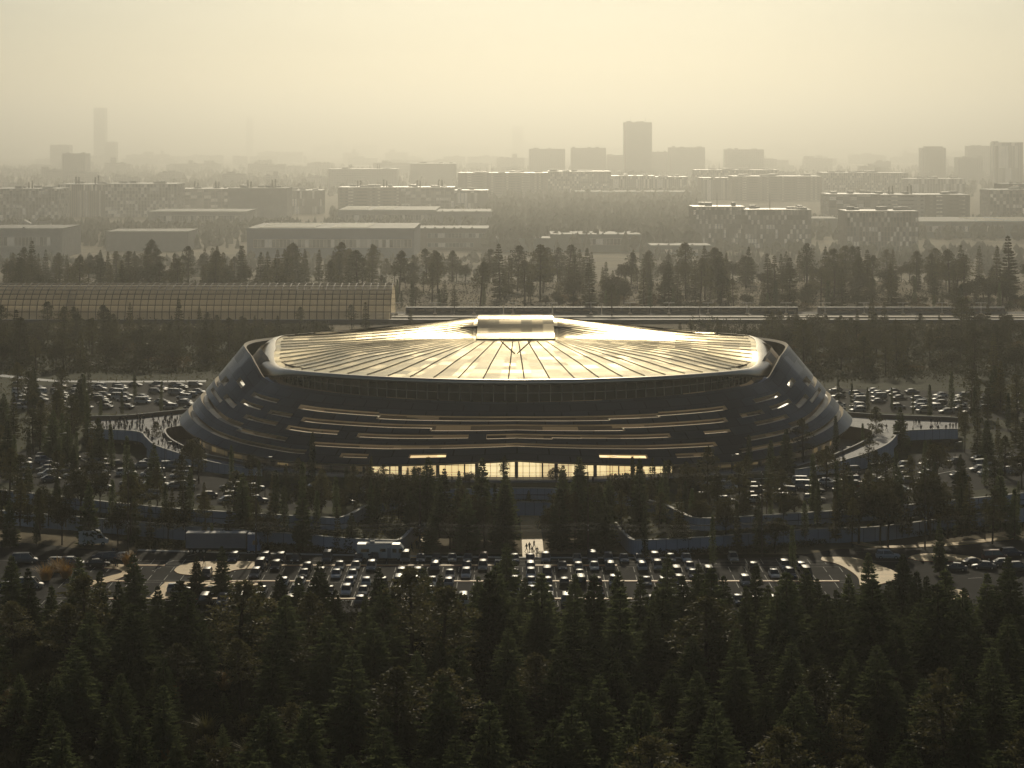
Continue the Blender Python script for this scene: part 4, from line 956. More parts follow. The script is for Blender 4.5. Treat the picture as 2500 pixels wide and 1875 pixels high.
for kind in ('saloon', 'estate', 'van'):
    b, g, L_, W_ = body_mesh(kind); base = b.mesh(kind + '_body', 'car_silver', True); gm = g.mesh(kind + '_windows', 'car_glass')
    d = {}
    for col in CARCOL:
        m = base.copy(); m.materials[0] = MATS['car_' + col]; d[col] = m
    fl = MB(); fl.v, fl.f, fl.m, fl.uv = b.v + g.v, b.f + [tuple(i + len(b.v) for i in q) for q in g.f], b.m + [1] * len(g.f), b.uv + g.uv
    for sx in (-.31, .31):
        for sy in (-1, 1): fl.tube((sx * L_, sy * W_ * .46 - .1, .32), (sx * L_, sy * W_ * .46 + .1, .32), .32, .32, 8, 2)
    fb = fl.mesh(kind + '_whole', ['car_silver', 'car_glass', 'rubber']); dd = {}
    for col in CARCOL:
        m = fb.copy(); m.materials[0] = MATS['car_' + col]; dd[col] = m
    CARS[kind] = (d, gm, dd, L_, W_)
RC = random.Random(77); ALLCARS = []
def park(x, y, z, rz, lot, detail):
    kind = RC.choices(['saloon', 'estate', 'van'], (5, 4, 1))[0]; col = RC.choices(list(CARCOL), (6, 5, 4, 5, 2, 1, 1.5))[0]
    d, gm, dd, L_, W_ = CARS[kind]; rz += RC.uniform(-.03, .03)
    if detail == 0:
        o = link('parked_car', dd[col]); o.location = (x, y, z); o.rotation_euler = (0, 0, rz); o['category'] = 'car'
    else:
        o = thing('parked_car', None, 'car', (x, y, z), rz); link('body', d[col], o); link('windows', gm, o)
        if detail > 1:
            for sy in (-1, 1):
                h = link('headlight', HLM, o); h.location = (L_ * .495, sy * W_ * .33, .60); 
                for sx in (-.31, .31): w = link('wheel', WHEEL, o); w.location = (sx * L_, sy * W_ * .44, 0)
        else:
            for sy in (-1, 1):
                for sx in (-.31, .31): w = link('wheel', WHEEL, o); w.location = (sx * L_, sy * W_ * .44, 0)
    ALLCARS.append((lot, pxof(x, y, z)[0], o, col, kind)); return o
# front lot: every other stall or so
NROWN = ['row nearest the road', 'second row from the road', 'third row from the road', 'fourth row from the road', 'fifth row from the road', 'row nearest the forest']
for ri, y in enumerate(ROWY):
    x = LOT_X[0] + STALL / 2 + (3 if ri < 1 else 0)
    while x < LOT_X[1] - 2:
        px, py = pxof(x, y)
        occ = .70 if ri < 4 else .5
        if ri in (2, 3) and px < 245: occ = .35
        if px < (250 if ri < 2 else 186): occ = .0 if ri != 0 or px < 225 else .5
        if px > 690: occ *= .5
        if px > 810: occ = 0
        if RC.random() < occ: park(x, y + RC.uniform(-.3, .3), 0.006, -PI / 2 if ri % 2 == 0 or RC.random() < .3 else PI / 2, f'front{ri}', 2)
        x += STALL
for px, py, a in [(104, 560, .1), (114, 560.5, .1), (124, 560, .0), (98, 566.5, .2), (60, 566, -.2), (72, 565.5, -.1), (25, 563, .1), (180, 592.5, .1), (8, 590, .2), (30, 588, 0), (888, 558.5, -.1)]:
    x, y, _ = P(px, py); park(x, y, .006, a, 'westjunction' if px < 200 else 'eastjunction', 2)
for px, py, a in [(955, 570.5, 2.9), (974, 565.5, .2), (995, 560, .1), (1012, 556, .15), (984, 569, 3.0), (1004, 566, .1), (1016, 572, .2)]:
    x, y, _ = P(px, py); park(x, y, .006, a, 'eastjunction', 2)
def lotrows(lot, p0, p1, nrow, gap, ang, occ, detail, step=3.0):
    """rows of stalls from picture point p0 to p1, further rows stepping back by gap metres"""
    a, b = P(*p0, ZU), P(*p1, ZU); d = Vector((b[0] - a[0], b[1] - a[1])); n = int(d.length / step); d.normalize(); nn = Vector((-d.y, d.x))
    for r_ in range(nrow):
        off = sum(gap[i % len(gap)] for i in range(r_))
        for k in range(n + 1):
            if RC.random() > occ: continue
            x, y = a[0] + d.x * k * step + nn.x * off, a[1] + d.y * k * step + nn.y * off
            park(x, y, ZU + .008, math.atan2(d.y, d.x) + ang + (PI if RC.random() < .4 else 0), f'{lot}{r_}', detail)
def lotrows2(lot, x0, x1, pys, occ, detail, slope=0, ang=.25, step=5.4):
    for r_, py in enumerate(pys):
        px = x0
        while px < x1:
            x, y, _ = P(px, py + slope * (px - x0), ZU)
            ok = clear_of(x, y, 1.6)
            if ok and RC.random() < occ: park(x, y, ZU + .008, ang + (PI if RC.random() < .35 else 0) + RC.uniform(-.06, .06), f'{lot}{r_}', detail)
            px += step * F / y * RC.uniform(.98, 1.25)
lotrows2('west', 22, 205, [458, 461.5, 465.5, 470, 475, 480, 485.5], .80, 1, .05)
lotrows2('west_', 150, 372, [488, 492.5, 497, 501], .62, 1, .018)
lotrows2('east', 700, 905, [486, 490, 494.5, 499, 503], .62, 1, -.012, -.2)
lotrows2('east_', 850, 1030, [473, 478, 483, 488], .72, 1, -.09, .35)
lotrows2('nw', 60, 205, [388, 391.5, 395, 399, 403.5], .5, 0, 0, -.3)
lotrows2('ne', 838, 1000, [394, 398, 402, 406, 410], .42, 0, .03, .3)
# the many small cars farther back on the two rear lots, beyond the individually built ones
far_bm = bmesh.new(); far_m = ['car_silver', 'car_grey', 'car_white', 'car_black', 'car_navy']; fmats = [MATS[k] for k in far_m] + [MATS['car_glass'], MATS['rubber']]
taken = [(c[2].location.x, c[2].location.y) for c in ALLCARS if c[0][:2] in ('nw', 'ne')]
for x0, x1, pys, sl, ang in ((20, 208, [386.5, 390, 393.5, 397.2, 401.2, 405, 409], 0, -.3), (836, 1030, [392, 395.5, 399.2, 403.4, 407.6, 411.6], .02, .3)):
    for py in pys:
        px = x0
        while px < x1:
            x, y, _ = P(px, py + sl * (px - x0), ZU); px += 5.6 * F / y * RC.uniform(.98, 1.2)
            if RC.random() > .66 or any(abs(a - x) < 5 and abs(b - y) < 3.2 for a, b in taken) or not clear_of(x, y, 1.5): continue
            taken.append((x, y)); k = RC.choice(['saloon', 'estate']); ci = RC.randrange(5); n0 = len(far_bm.verts); f0 = len(far_bm.faces)
            far_bm.from_mesh(CARS[k][2]['silver']); far_bm.verts.ensure_lookup_table(); far_bm.faces.ensure_lookup_table()
            M_ = Matrix.Translation((x, y, ZU + .008)) @ Matrix.Rotation(ang + (PI if RC.random() < .4 else 0) + RC.uniform(-.05, .05), 4, 'Z')
            for v in far_bm.verts[n0:]: v.co = M_ @ v.co
            for f_ in far_bm.faces[f0:]: f_.material_index = {0: ci, 1: 5, 2: 6}[f_.material_index]
fme = bpy.data.meshes.new('far_cars'); far_bm.to_mesh(fme); far_bm.free()
for mt in fmats: fme.materials.append(mt)
fo = link('far_cars', fme); fo['kind'] = 'stuff'; fo['label'] = 'rows of small cars on the two rear lots'
LOTN = {'westjunction': 'at the west road junction', 'eastjunction': 'at the east road junction', 'west': 'of the lot below the west walkway', 'west_': 'of the lot southwest of the arena', 'east': 'of the lot southeast of the arena', 'east_': 'of the lot below the east walkway', 'nw': 'of the far lot behind the west walkway', 'ne': 'of the far lot behind the east walkway'}
lots = defaultdict(list)
for c in ALLCARS: lots[c[0]].append(c)
for lot, lst in lots.items():
    lst.sort(key=lambda c: c[1])
    for i, (_, _, o, col, kind) in enumerate(lst):
        if lot.startswith('front'): wh = 'in the ' + NROWN[int(lot[5])] + ' of front car park'; g = 'cars parked in the front car park'
        elif 'junction' in lot: wh = LOTN[lot]; g = 'cars ' + LOTN[lot]
        else: k = lot.rstrip('0123456789'); wh = f'in row {["one","two","three","four","five","six","seven","eight"][int(lot[len(k):])]} {LOTN[k]}'; g = 'cars ' + LOTN[k].replace('of', 'in', 1)
        o['label'] = f'{col} {kind}, {ordw(i + 1)} from left {wh}'; o['group'] = g
# articulated truck
def wheels_on(t, xs, w, r=.5):
    for x in xs:
        for sy in (-1, 1):
            m = MB(); m.tube((x, sy * w - .15, r), (x, sy * w + .15, r), r, r, 14, 0); m.tube((x, sy * w - .16, r), (x, sy * w + .16, r), r * .55, r * .55, 10, 1); m.build('wheel', ['rubber', 'metal_pale'], t)
simple('truck_box', (0.20, 0.20, 0.22), 0.55, noise=.08, scale=.6); simple('truck_cab', (0.16, 0.22, 0.34), 0.3, spec=.6); simple('camper_body', (0.55, 0.55, 0.52), 0.4, noise=.05, scale=.8)
x, y, _ = P(219, 552.5); tr = thing('articulated_truck', 'long dark box truck with a rounded blue-grey cab parked beside the road', 'truck', (x, y, .006), -.015)
m = MB(); m.box(-6.3, 5.4, -1.27, 1.27, 1.05, 3.95); m.box(-6.36, -6.3, -1.2, 1.2, 1.1, 3.9); tb = m.build('trailer', 'truck_box', tr)
m = MB(); m.box(-6.32, 5.42, -1.3, 1.3, 3.952, 4.02); m.build('roof_edge', 'coping', tb)
m = MB(); m.box(-6.0, 7.6, -.5, .5, .6, 1.0); m.build('chassis', 'metal_dark', tr)
m = MB(); pr = [(5.75, .55), (8.2, .55), (8.25, 1.5), (7.95, 2.6), (7.4, 3.5), (6.9, 3.75), (5.75, 3.8)]
m.poly([(a, -1.22, b) for a, b in pr]); m.poly([(a, 1.22, b) for a, b in pr[::-1]])
for (a, b), (c_, d_) in zip(pr, pr[1:] + pr[:1]): m.quad((a, 1.22, b), (c_, 1.22, d_), (c_, -1.22, d_), (a, -1.22, b))
cb = m.build('cab', 'truck_cab', tr)
m = MB(); m.quad((8.27, -1.05, 1.6), (8.27, 1.05, 1.6), (8.0, 1.05, 2.55), (8.0, -1.05, 2.55)); m.quad((6.7, -1.235, 1.75), (7.8, -1.235, 1.75), (7.7, -1.235, 2.6), (6.8, -1.235, 2.6)); m.build('window', 'car_glass', cb)
wheels_on(tr, (-5.2, -4.0, -2.8, 6.0, 7.3), 1.05)
# motorhome
x, y, _ = P(382, 559.5); rv = thing('motorhome', 'large pale motorhome with sloped windscreen parked on the road beside the path', 'motorhome', (x, y, .006), -.02)
m = MB(); pr = [(-4.7, .5), (4.55, .45), (4.75, 1.1), (4.2, 2.3), (3.5, 3.1), (-4.7, 3.15)]
m.poly([(a, -1.2, b) for a, b in pr]); m.poly([(a, 1.2, b) for a, b in pr[::-1]])
for (a, b), (c_, d_) in zip(pr, pr[1:] + pr[:1]): m.quad((a, 1.2, b), (c_, 1.2, d_), (c_, -1.2, d_), (a, -1.2, b))
m.build('body', 'camper_body', rv)
m = MB(); m.box(-3.0, 2.0, -.9, .9, 3.16, 3.3); m.box(-2.3, -1.4, -.4, .4, 3.3, 3.6); m.build('roof_box', 'coping', rv)
for a, b, z0, z1 in ((-4.0, -2.4, 1.6, 2.25), (-.3, .8, 1.7, 2.3), (2.1, 2.9, 1.55, 2.3), (-2.6, -2.0, 1.0, 1.3)):
    m = MB(); m.quad((a, -1.215, z0), (b, -1.215, z0), (b, -1.215, z1), (a, -1.215, z1)); m.build('window', 'car_glass', rv)
m = MB(); m.quad((3.3, -1.215, 1.5), (4.2, -1.215, 1.5), (3.9, -1.215, 2.3), (3.3, -1.215, 2.3)); m.quad((4.62, -1.0, 1.45), (4.62, 1.0, 1.45), (4.25, 1.0, 2.25), (4.25, -1.0, 2.25)); m.build('windscreen', 'car_glass', rv)
m = MB(); m.quad((1.1, -1.21, .55), (1.8, -1.21, .55), (1.8, -1.21, 2.4), (1.1, -1.21, 2.4)); m.build('door', 'concrete', rv)
wheels_on(rv, (-2.9, 3.2), 1.02, .4)
# camper van at the west junction
x, y, _ = P(94, 545); cv = thing('camper_van', 'tall pale camper van half hidden by trees at the west junction', 'van', (x, y, .006), .25)
m = MB(); pr = [(-3, .45), (2.7, .4), (2.85, 1.0), (2.2, 1.35), (1.5, 2.3), (1.1, 2.95), (-3, 2.95)]
m.poly([(a, -1.0, b) for a, b in pr]); m.poly([(a, 1.0, b) for a, b in pr[::-1]])
for (a, b), (c_, d_) in zip(pr, pr[1:] + pr[:1]): m.quad((a, 1.0, b), (c_, 1.0, d_), (c_, -1.0, d_), (a, -1.0, b))
m.build('body', 'camper_body', cv)
m = MB(); m.quad((.6, -1.015, 1.45), (1.9, -1.015, 1.45), (1.35, -1.015, 2.2), (.6, -1.015, 2.2)); m.quad((2.17, -.85, 1.42), (2.17, .85, 1.42), (1.56, .85, 2.25), (1.56, -.85, 2.25)); m.build('windscreen', 'car_glass', cv); wheels_on(cv, (-1.9, 1.7), .86, .36)

# ================================================================ people
simple('cloth_dark', (0.02, 0.02, 0.024), 0.9); simple('cloth_grey', (0.06, 0.06, 0.065), 0.9); simple('cloth_blue', (0.025, 0.035, 0.06), 0.9); simple('skin', (0.32, 0.19, 0.13), 0.6); simple('hair', (0.02, 0.014, 0.01), 0.7)
def figure(seed, stride, arm, top, leg):
    J = [(0, 0, .95), (0, 0, 1.2), (0, 0, 1.42), (0.02, 0, 1.53), (.03, 0, 1.68), (.03, 0, 1.76),
         (.02, .19, 1.40), (-arm * .18, .23, 1.14), (arm * -.12 + .1, .22, .90), (.02, -.19, 1.40), (arm * .16, -.23, 1.14), (arm * .2 + .1, -.22, .92),
         (0, .09, .90), (stride * .22, .10, .50), (stride * .30 - .06, .10, .08), (stride * .30 + .10, .11, .03), (0, -.09, .90), (-stride * .10 + .04, -.10, .50), (-stride * .34, -.10, .10), (-stride * .34 + .15, -.11, .03)]
    E = [(0, 1), (1, 2), (2, 3), (3, 4), (4, 5), (2, 6), (6, 7), (7, 8), (2, 9), (9, 10), (10, 11), (0, 12), (12, 13), (13, 14), (14, 15), (0, 16), (16, 17), (17, 18), (18, 19)]
    Rr = [(.15, .12), (.15, .12), (.16, .11), (.055, .055), (.10, .085), (.07, .07), (.07, .07), (.05, .05), (.035, .035), (.07, .07), (.05, .05), (.035, .035), (.09, .09), (.065, .065), (.045, .045), (.04, .03), (.09, .09), (.065, .065), (.045, .045), (.04, .03)]
    me = bpy.data.meshes.new('figure'); me.from_pydata(J, E, []); o = bpy.data.objects.new('figure_tmp', me); COL.objects.link(o)
    md = o.modifiers.new('Skin', 'SKIN'); o.modifiers.new('Sub', 'SUBSURF').levels = 1
    for i, v in enumerate(me.skin_vertices[0].data): v.radius = Rr[i]; v.use_root = i == 0
    dg = bpy.context.evaluated_depsgraph_get(); out = bpy.data.meshes.new_from_object(o.evaluated_get(dg)); bpy.data.objects.remove(o); out.name = 'person_body'
    for mt in (top, leg, 'skin', 'hair'): out.materials.append(MATS[mt])
    for p in out.polygons:
        z, x = p.center.z, p.center.x; yb = abs(p.center.y)
        p.material_index = 3 if z > 1.70 or (z > 1.58 and x < .0) else 2 if z > 1.49 or (z < .98 and yb > .19) else 0 if z > .93 else 1
        p.use_smooth = True
    return out
FIG = [figure(1, 1, 1, 'cloth_dark', 'cloth_blue'), figure(2, -1, -1, 'cloth_grey', 'cloth_dark'), figure(3, .15, .2, 'cloth_blue', 'cloth_dark'), figure(4, .7, .8, 'cloth_dark', 'cloth_dark')]
FIGD = ['dark jacket, striding', 'grey top, striding', 'blue top, standing', 'all black, walking']
RP = random.Random(31); PPL = []
def person(x, y, z, band, rz=None):
    v = RP.randrange(4); o = link('person', FIG[v]); o.location = (x, y, z); o.rotation_euler = (0, 0, RP.uniform(0, 6.3) if rz is None else rz); s = RP.uniform(.97, 1.08); o.scale = (s, s, s)
    o['category'] = 'person'; PPL.append((band, pxof(x, y, z)[0], o, v))
def ppx(px, py, z, band): x, y, _ = P(px, py, z); person(x, y, z, band)
spots = []
def crowd(n, poly_fn, band, z_fn):
    c = 0; tries = 0
    while c < n and tries < 4000:
        tries += 1; px, py = poly_fn(); z = z_fn(px, py); x, y, _ = P(px, py, z)
        if any(abs(a - x) < .7 and abs(b - y) < .9 for a, b in spots): continue
        spots.append((x, y)); person(x, y, z + .01, band); c += 1
def westf():
    px = RP.choice([RP.gauss(150, 9), RP.gauss(172, 7), RP.uniform(105, 184), RP.gauss(122, 7)]); px = min(185, max(103, px))
    top_ = interp([(93, 422), (127, 421.3), (153, 419), (186, 417)], px); bot_ = interp([(95, 431), (137, 433.5), (147, 439), (165, 431.5), (186, 427)], px); return px, RP.uniform(top_, bot_)
crowd(74, westf, 'west', lambda px, py: 8.0)
def rampf():
    px = RP.uniform(148, 205); a = interp([(148, 434), (165, 436), (172, 445.5), (199, 457.5)], px); b = interp([(148, 440), (157, 447), (193, 459.5), (210, 463.5)], px); return px, RP.uniform(min(a, b), max(a, b))
crowd(32, rampf, 'westramp', lambda px, py: interp([(146, 8), (157, 7.85), (172, 7.4), (193, 6.7), (215, 6.0)], px))
for px, py in [(878, 431), (882, 431.5), (886.5, 430.5), (894, 430.5), (895.5, 429.5), (898, 432.5), (899, 433.5), (901, 430), (904, 432.5), (905.5, 431), (907, 429), (914, 426), (916, 425), (919, 426), (920, 424.5), (913, 433), (921, 431.5), (931, 424.5), (935, 425.5), (937.5, 426.5), (940, 424), (930.5, 432), (932, 431.5), (938, 431.8), (946, 431.7), (950, 429.5), (953, 430), (956, 429)]:
    ppx(px, py, 8.01, 'east')
for px, py, z, b in [(526.5, 552, .03, 'path'), (529.5, 551, .03, 'path'), (532, 555, .03, 'path'), (537, 555.5, .03, 'path'), (534, 549, .03, 'path'), (411.5, 552, .03, 'sidepath'), (417, 549, .03, 'sidepath'), (419, 550, .03, 'sidepath'), (114.5, 566.3, .15, 'westisland'), (116.5, 566.8, .15, 'westisland'), (103, 574, .15, 'westisland'), (113.5, 556, .15, 'westisland'), (117, 555.5, .15, 'westisland'), (285, 567, .02, 'lot'), (258, 567.5, .02, 'lot'), (204, 565.5, .15, 'lot'), (378, 496, 4.52, 'upper'), (380, 496.5, 4.52, 'upper'), (452, 483.5, 5.0, 'door'), (485, 484, 5.0, 'door'), (593, 484, 5.0, 'door'), (612, 482.5, 5.0, 'door')]:
    ppx(px, py, z, b)
PW = {'west': 'in the crowd on the level west walkway', 'westramp': 'on the sloping part of the west walkway', 'east': 'on the east walkway', 'path': 'on the sunlit path to the court', 'sidepath': 'on the short path beside the motorhome', 'westisland': 'on the islands of the west junction', 'lot': 'among the cars of the front lot', 'upper': 'beside the cars southwest of the arena', 'door': 'outside the lit arena entrance'}
pb = defaultdict(list)
for p in PPL: pb[p[0]].append(p)
for b, lst in pb.items():
    lst.sort(key=lambda p: p[1])
    for i, (_, _, o, v) in enumerate(lst): o['label'] = f'person in {FIGD[v]}, {ordw(i + 1)} from left {PW[b]}'; o['group'] = 'people ' + PW[b]

# ================================================================ poles and wires
POLES = [(-210, 558.5), (-40, 555.5), (128, 555), (256, 556.5), (420, 557), (588, 557.5), (762, 556.5), (925, 549.5), (1090, 545), (1260, 540)]
tops = []
for i, (px, py) in enumerate(POLES):
    x, y, _ = P(px, py); 
    if 100 < px < 1000:
        t = thing('utility_pole', f'tall wooden utility pole with crossarms, {ordw(sum(1 for q in POLES[:i + 1] if 100 < q[0] < 1000))} from left along the road', 'utility pole', (x, y, 0), 0, 'utility poles along the road')
        m = MB(); m.tube((0, 0, -.3), (0, 0, 16.5), .17, .10, 8); m.build('post', 'wood_pole', t)
        for z, w in ((16.0, 1.5), (6.2, 1.1), (5.3, 1.1)):
            m = MB(); m.box(-.07, .07, -w, w, z - .07, z + .07); a = m.build('crossarm', 'wood_pole', t)
            for yy in (-w * .9, 0 if z > 10 else w * .3, w * .9): m = MB(); m.tube((0, yy, z + .07), (0, yy, z + .36), .06, .05, 6); m.tube((0, yy, z + .14), (0, yy, z + .2), .10, .10, 6); m.build('insulator', 'ceramic', a)
    tops.append((x, y))
simple('wire', (0.05, 0.05, 0.05), 0.6, 0.3)
n_ = 0
for z, offs in ((16.4, (-1.35, 0, 1.35)), (6.55, (-1, .33, 1)), (5.65, (-1, .33, 1))):
    for o_ in offs:
        n_ += 1; m = MB()
        for (xa, ya), (xb, yb) in zip(tops, tops[1:]):
            for k in range(10):
                f = lambda u: (lerp(xa, xb, u), lerp(ya, yb, u) + o_, z - .55 * 4 * u * (1 - u))
                m.tube(f(k / 10), f((k + 1) / 10), .011, .011, 4, cap=False)
        tag(m.build('power_line', 'wire'), f'{["upper","middle","lower"][(n_ - 1) // 3]} bundle power line strung between utility poles, {ordw((n_ - 1) % 3 + 1)} wire from the road', 'cable', 'power lines along the road')
# lamp posts on the lots
LPN = []
for px, base, z in [(610, 496, 4.5), (732, 494, 4.5), (843, 486, 4.5), (265, 497, 4.5), (165, 480, 4.5), (60, 470, 4.5), (955, 480, 4.5), (500, 318, 0.3)][:7]:
    x, y, _ = P(px, base, z); t = thing('lamp_post', '', 'lamp post', (x, y, z), 0, 'lamp posts of the upper lots'); LPN.append((px, t))
    m = MB(); m.tube((0, 0, 0), (0, 0, 8.5), .10, .06, 8); m.build('post', 'metal_dark', t); m = MB(); m.tube((0, 0, 8.4), (1.1, 0, 8.6), .05, .05, 6); m.box(.8, 1.5, -.14, .14, 8.55, 8.66); m.build('lamp_head', 'metal_pale', t)
LPN.sort(key=lambda q: q[0])
for i, (_, t) in enumerate(LPN): t['label'] = f'slim unlit lamp post among the upper lots, {ordw(i + 1)} from left'
# ================================================================ railway
simple('platform_pale', (0.36, 0.30, 0.22), 0.7, noise=.15, scale=.4, spec=.12); simple('ballast', (0.07, 0.06, 0.05), 0.95); simple('steel_brown', (0.035, 0.028, 0.022), 0.7); simple('train_dark', (0.03, 0.036, 0.05), 0.6, spec=.2); simple('train_silver', (0.14, 0.13, 0.12), 0.6, spec=.2); simple('train_blue', (0.05, 0.08, 0.16), 0.35)
m_ = pane('vault_glass', (0.5, 0.46, 0.38), 0.75); N_, L_n = m_.node_tree.nodes, m_.node_tree.links; tl = N_.new('ShaderNodeBsdfTranslucent'); tl.inputs['Color'].default_value = (0.66, 0.55, 0.38, 1)
m2 = N_.new('ShaderNodeMixShader'); m2.inputs['Fac'].default_value = .6; L_n.new(N_['Principled BSDF'].outputs[0], m2.inputs[1]); L_n.new(tl.outputs[0], m2.inputs[2]); L_n.new(m2.outputs[0], N_['Mix Shader'].inputs[2])
mb = MB(); mb.quad((-330, 990, .05), (330, 990, .05), (345, 1056, .05), (-345, 1056, .05)); struct(mb.build('railway', 'ballast'))
for i, (y0, y1, x0, x1) in enumerate([(993, 1001, -62, 300), (1011, 1019, -62, 300), (1024, 1027.5, -62, 300)]):
    mb = MB(); mb.box(x0, x1, y0, y1, 0, 1.0); struct(mb.build('platform', 'platform_pale'))
t = thing('rail_wall', 'low dark boundary wall along the near side of the railway', 'wall'); mb = MB(); mb.box(-330, 330, 985, 986, -.2, 1.7); mb.build('wall', 'steel_brown', t); mb = MB(); mb.box(-330, 330, 984.9, 986.1, 1.702, 1.85); mb.build('coping', 'concrete', t)
# barrel-vaulted train hall
hall = thing('train_hall', 'long barrel-vaulted train hall with a fine grid of ribs', 'train hall')
XA, XB, Y0_, WD, HT = -262.0, -55.0, 996.0, 46.0, 15.2
def vault(x, a, k=1.0): return (x, Y0_ + WD / 2 - WD / 2 * math.cos(a) * k, .6 + HT * math.sin(a) ** .85 * k)
NA = 16; av = [PI * j / NA for j in range(NA + 1)]
endk = lambda x: 1.0
xsv = [XA + (XB - XA) * k / 62 for k in range(63)]
mb = MB(); mb.grid([[vault(x, a, endk(x)) for x in xsv] for a in av]); mb.build('glass_skin', 'vault_glass', hall, True)
for x in xsv:
    mb = MB()
    for a, b in zip(av, av[1:]): mb.tube(vault(x, a, endk(x) * 1.006), vault(x, b, endk(x) * 1.006), .22, .22, 4, cap=False)
    mb.build('rib', 'steel_brown', hall)
for a in av[1:-1]:
    mb = MB(); pts = [vault(x, a, endk(x) * 1.008) for x in xsv[::2]]
    for p, q in zip(pts, pts[1:]): mb.tube(p, q, .22, .22, 4, cap=False)
    mb.build('purlin', 'steel_brown', hall)
mb = MB(); mb.box(XA, XB, Y0_ + 3, Y0_ + 7, 0, 1.0); mb.build('platform', 'platform_pale', hall)
def train(label, x0, n, y, mat, cl=23.0, z=.3):
    t = thing('train', label, 'train', (x0, y, z))
    for i in range(n):
        a = i * cl; m = MB(); pr = [(-1.45, .7), (-1.5, 1.2), (-1.5, 3.0), (-1.1, 3.7), (0, 3.9), (1.1, 3.7), (1.5, 3.0), (1.5, 1.2), (1.45, .7)]
        m.grid([[(a + .25, p, q) for p, q in pr], [(a + cl - .25, p, q) for p, q in pr]]); m.poly([(a + .25, p, q) for p, q in pr]); m.poly([(a + cl - .25, p, q) for p, q in pr[::-1]]); m.box(a + 2, a + cl - 2, -1.2, 1.2, .1, .7)
        c = m.build('carriage', mat, t)
        for k in range(5):
            w0 = a + 1.6 + k * 4.2; m = MB(); m.quad((w0, -1.52, 1.9), (w0 + 3.2, -1.52, 1.9), (w0 + 3.2, -1.52, 2.85), (w0, -1.52, 2.85)); m.build('window', 'car_glass', c)
        m = MB(); m.quad((a + cl - 2.0, -1.525, 1.0), (a + cl - .9, -1.525, 1.0), (a + cl - .9, -1.525, 3.0), (a + cl - 2.0, -1.525, 3.0)); m.build('door', 'train_silver', c)
train('long dark train standing behind the arena roof', -50, 8, 1031, 'train_dark'); train('silver-brown train with windows at the east end of the tracks', 143, 4, 1031, 'train_silver', 22); train('blue train standing inside the vaulted hall', -255, 8, 1013, 'train_blue')
k = 0
for px in range(396, 1020, 39):
    k += 1; x = (px - CX) * 1021 / F; t = thing('platform_lamp', f'pale platform lamp with two arms, {ordw(k)} from left along the tracks', 'lamp post', (x, 1021, 0), 0, 'platform lamps along the tracks')
    m = MB(); m.tube((0, 0, 0), (0, 0, 6.6), .16, .12, 6); m.build('post', 'metal_pale', t); m = MB(); m.box(-2.6, 2.6, -.3, .3, 6.6, 6.85); m.build('lamp_head', 'coping', t)
    m = MB(); m.box(-.8, .8, -.5, .5, .0, 2.0); m.build('base', 'platform_pale', t)

# ================================================================ the city
cells('glass_mix', [(0.03, 0.03, 0.032), (0.06, 0.06, 0.06), (0.04, 0.04, 0.042), (0.34, 0.32, 0.27), (0.05, 0.05, 0.05)], (0.1, 0.3), 0, emit=0.25)  # random panes glow, mimicking bright sky seen through the windows
cells('glass_skyglow', [(0.03, 0.03, 0.032), (0.06, 0.06, 0.06), (0.025, 0.025, 0.025), (0.60, 0.56, 0.47), (0.04, 0.04, 0.04), (0.14, 0.135, 0.12)], (0.1, 0.3), 0, emit=0.24)  # bright panes emit in place of daylight showing through from behind
cells('far_facade', [(0.04, 0.04, 0.042), (0.03, 0.03, 0.03), (0.22, 0.21, 0.20), (0.06, 0.06, 0.06)], (0.3, 0.6), 0, sx=.13, sy=.14, line=.5, linecol=(0.36, 0.34, 0.31))
for n, c in {'wall_grey': (0.28, 0.275, 0.26), 'wall_brown': (0.22, 0.18, 0.15), 'wall_pale': (0.42, 0.40, 0.36), 'wall_green': (0.13, 0.16, 0.155), 'wall_blue': (0.16, 0.19, 0.25), 'wall_dark': (0.09, 0.085, 0.08)}.items(): simple(n, c, 0.75, noise=.1, scale=.15, spec=.2)
simple('roof_sheet', (0.10, 0.10, 0.095), 0.7, noise=.2, scale=.1, spec=.12); simple('roof_bright', (0.40, 0.38, 0.34), 0.42, noise=.2, scale=.1, spec=.5); simple('skylight', (0.7, 0.62, 0.4), 0.2, spec=.8); simple('plant_metal', (0.28, 0.27, 0.25), 0.45, .4)
BLD = []
RB = random.Random(5)
def base_of(px0, px1, top, base):
    y = F * (H - ZF) / (base - YH); return (px0 - CX) * y / F, (px1 - CX) * y / F, y, (base - top) * y / F
def roofstuff(t, w, d, h, n, stacks=0, mast=0):
    for _ in range(n):
        bw, bd, bh = RB.uniform(.06, .16) * w, RB.uniform(.1, .25) * d, RB.uniform(2.5, 5); x = RB.uniform(-.42, .42) * w; y = RB.uniform(.1, .8) * d
        m = MB(); m.box(x - bw / 2, x + bw / 2, y, y + bd, h + .01, h + bh); m.build('roof_plant', 'plant_metal', t)
    for i in range(stacks):
        x = (i // 2 + .7) / (stacks / 2 + .4) * w - w / 2 + (i % 2) * min(6, w * .08)
        m = MB(); m.tube((x, d * .4, h), (x, d * .4, h + RB.uniform(11, 16)), 1.5, 1.3, 8); m.build('chimney', 'wall_dark', t)
    for i in range(mast):
        x = RB.uniform(-.3, .3) * w; m = MB(); m.tube((x, d * .3, h), (x, d * .3, h + RB.uniform(14, 26)), .55, .2, 5); m.build('antenna', 'metal_dark', t)
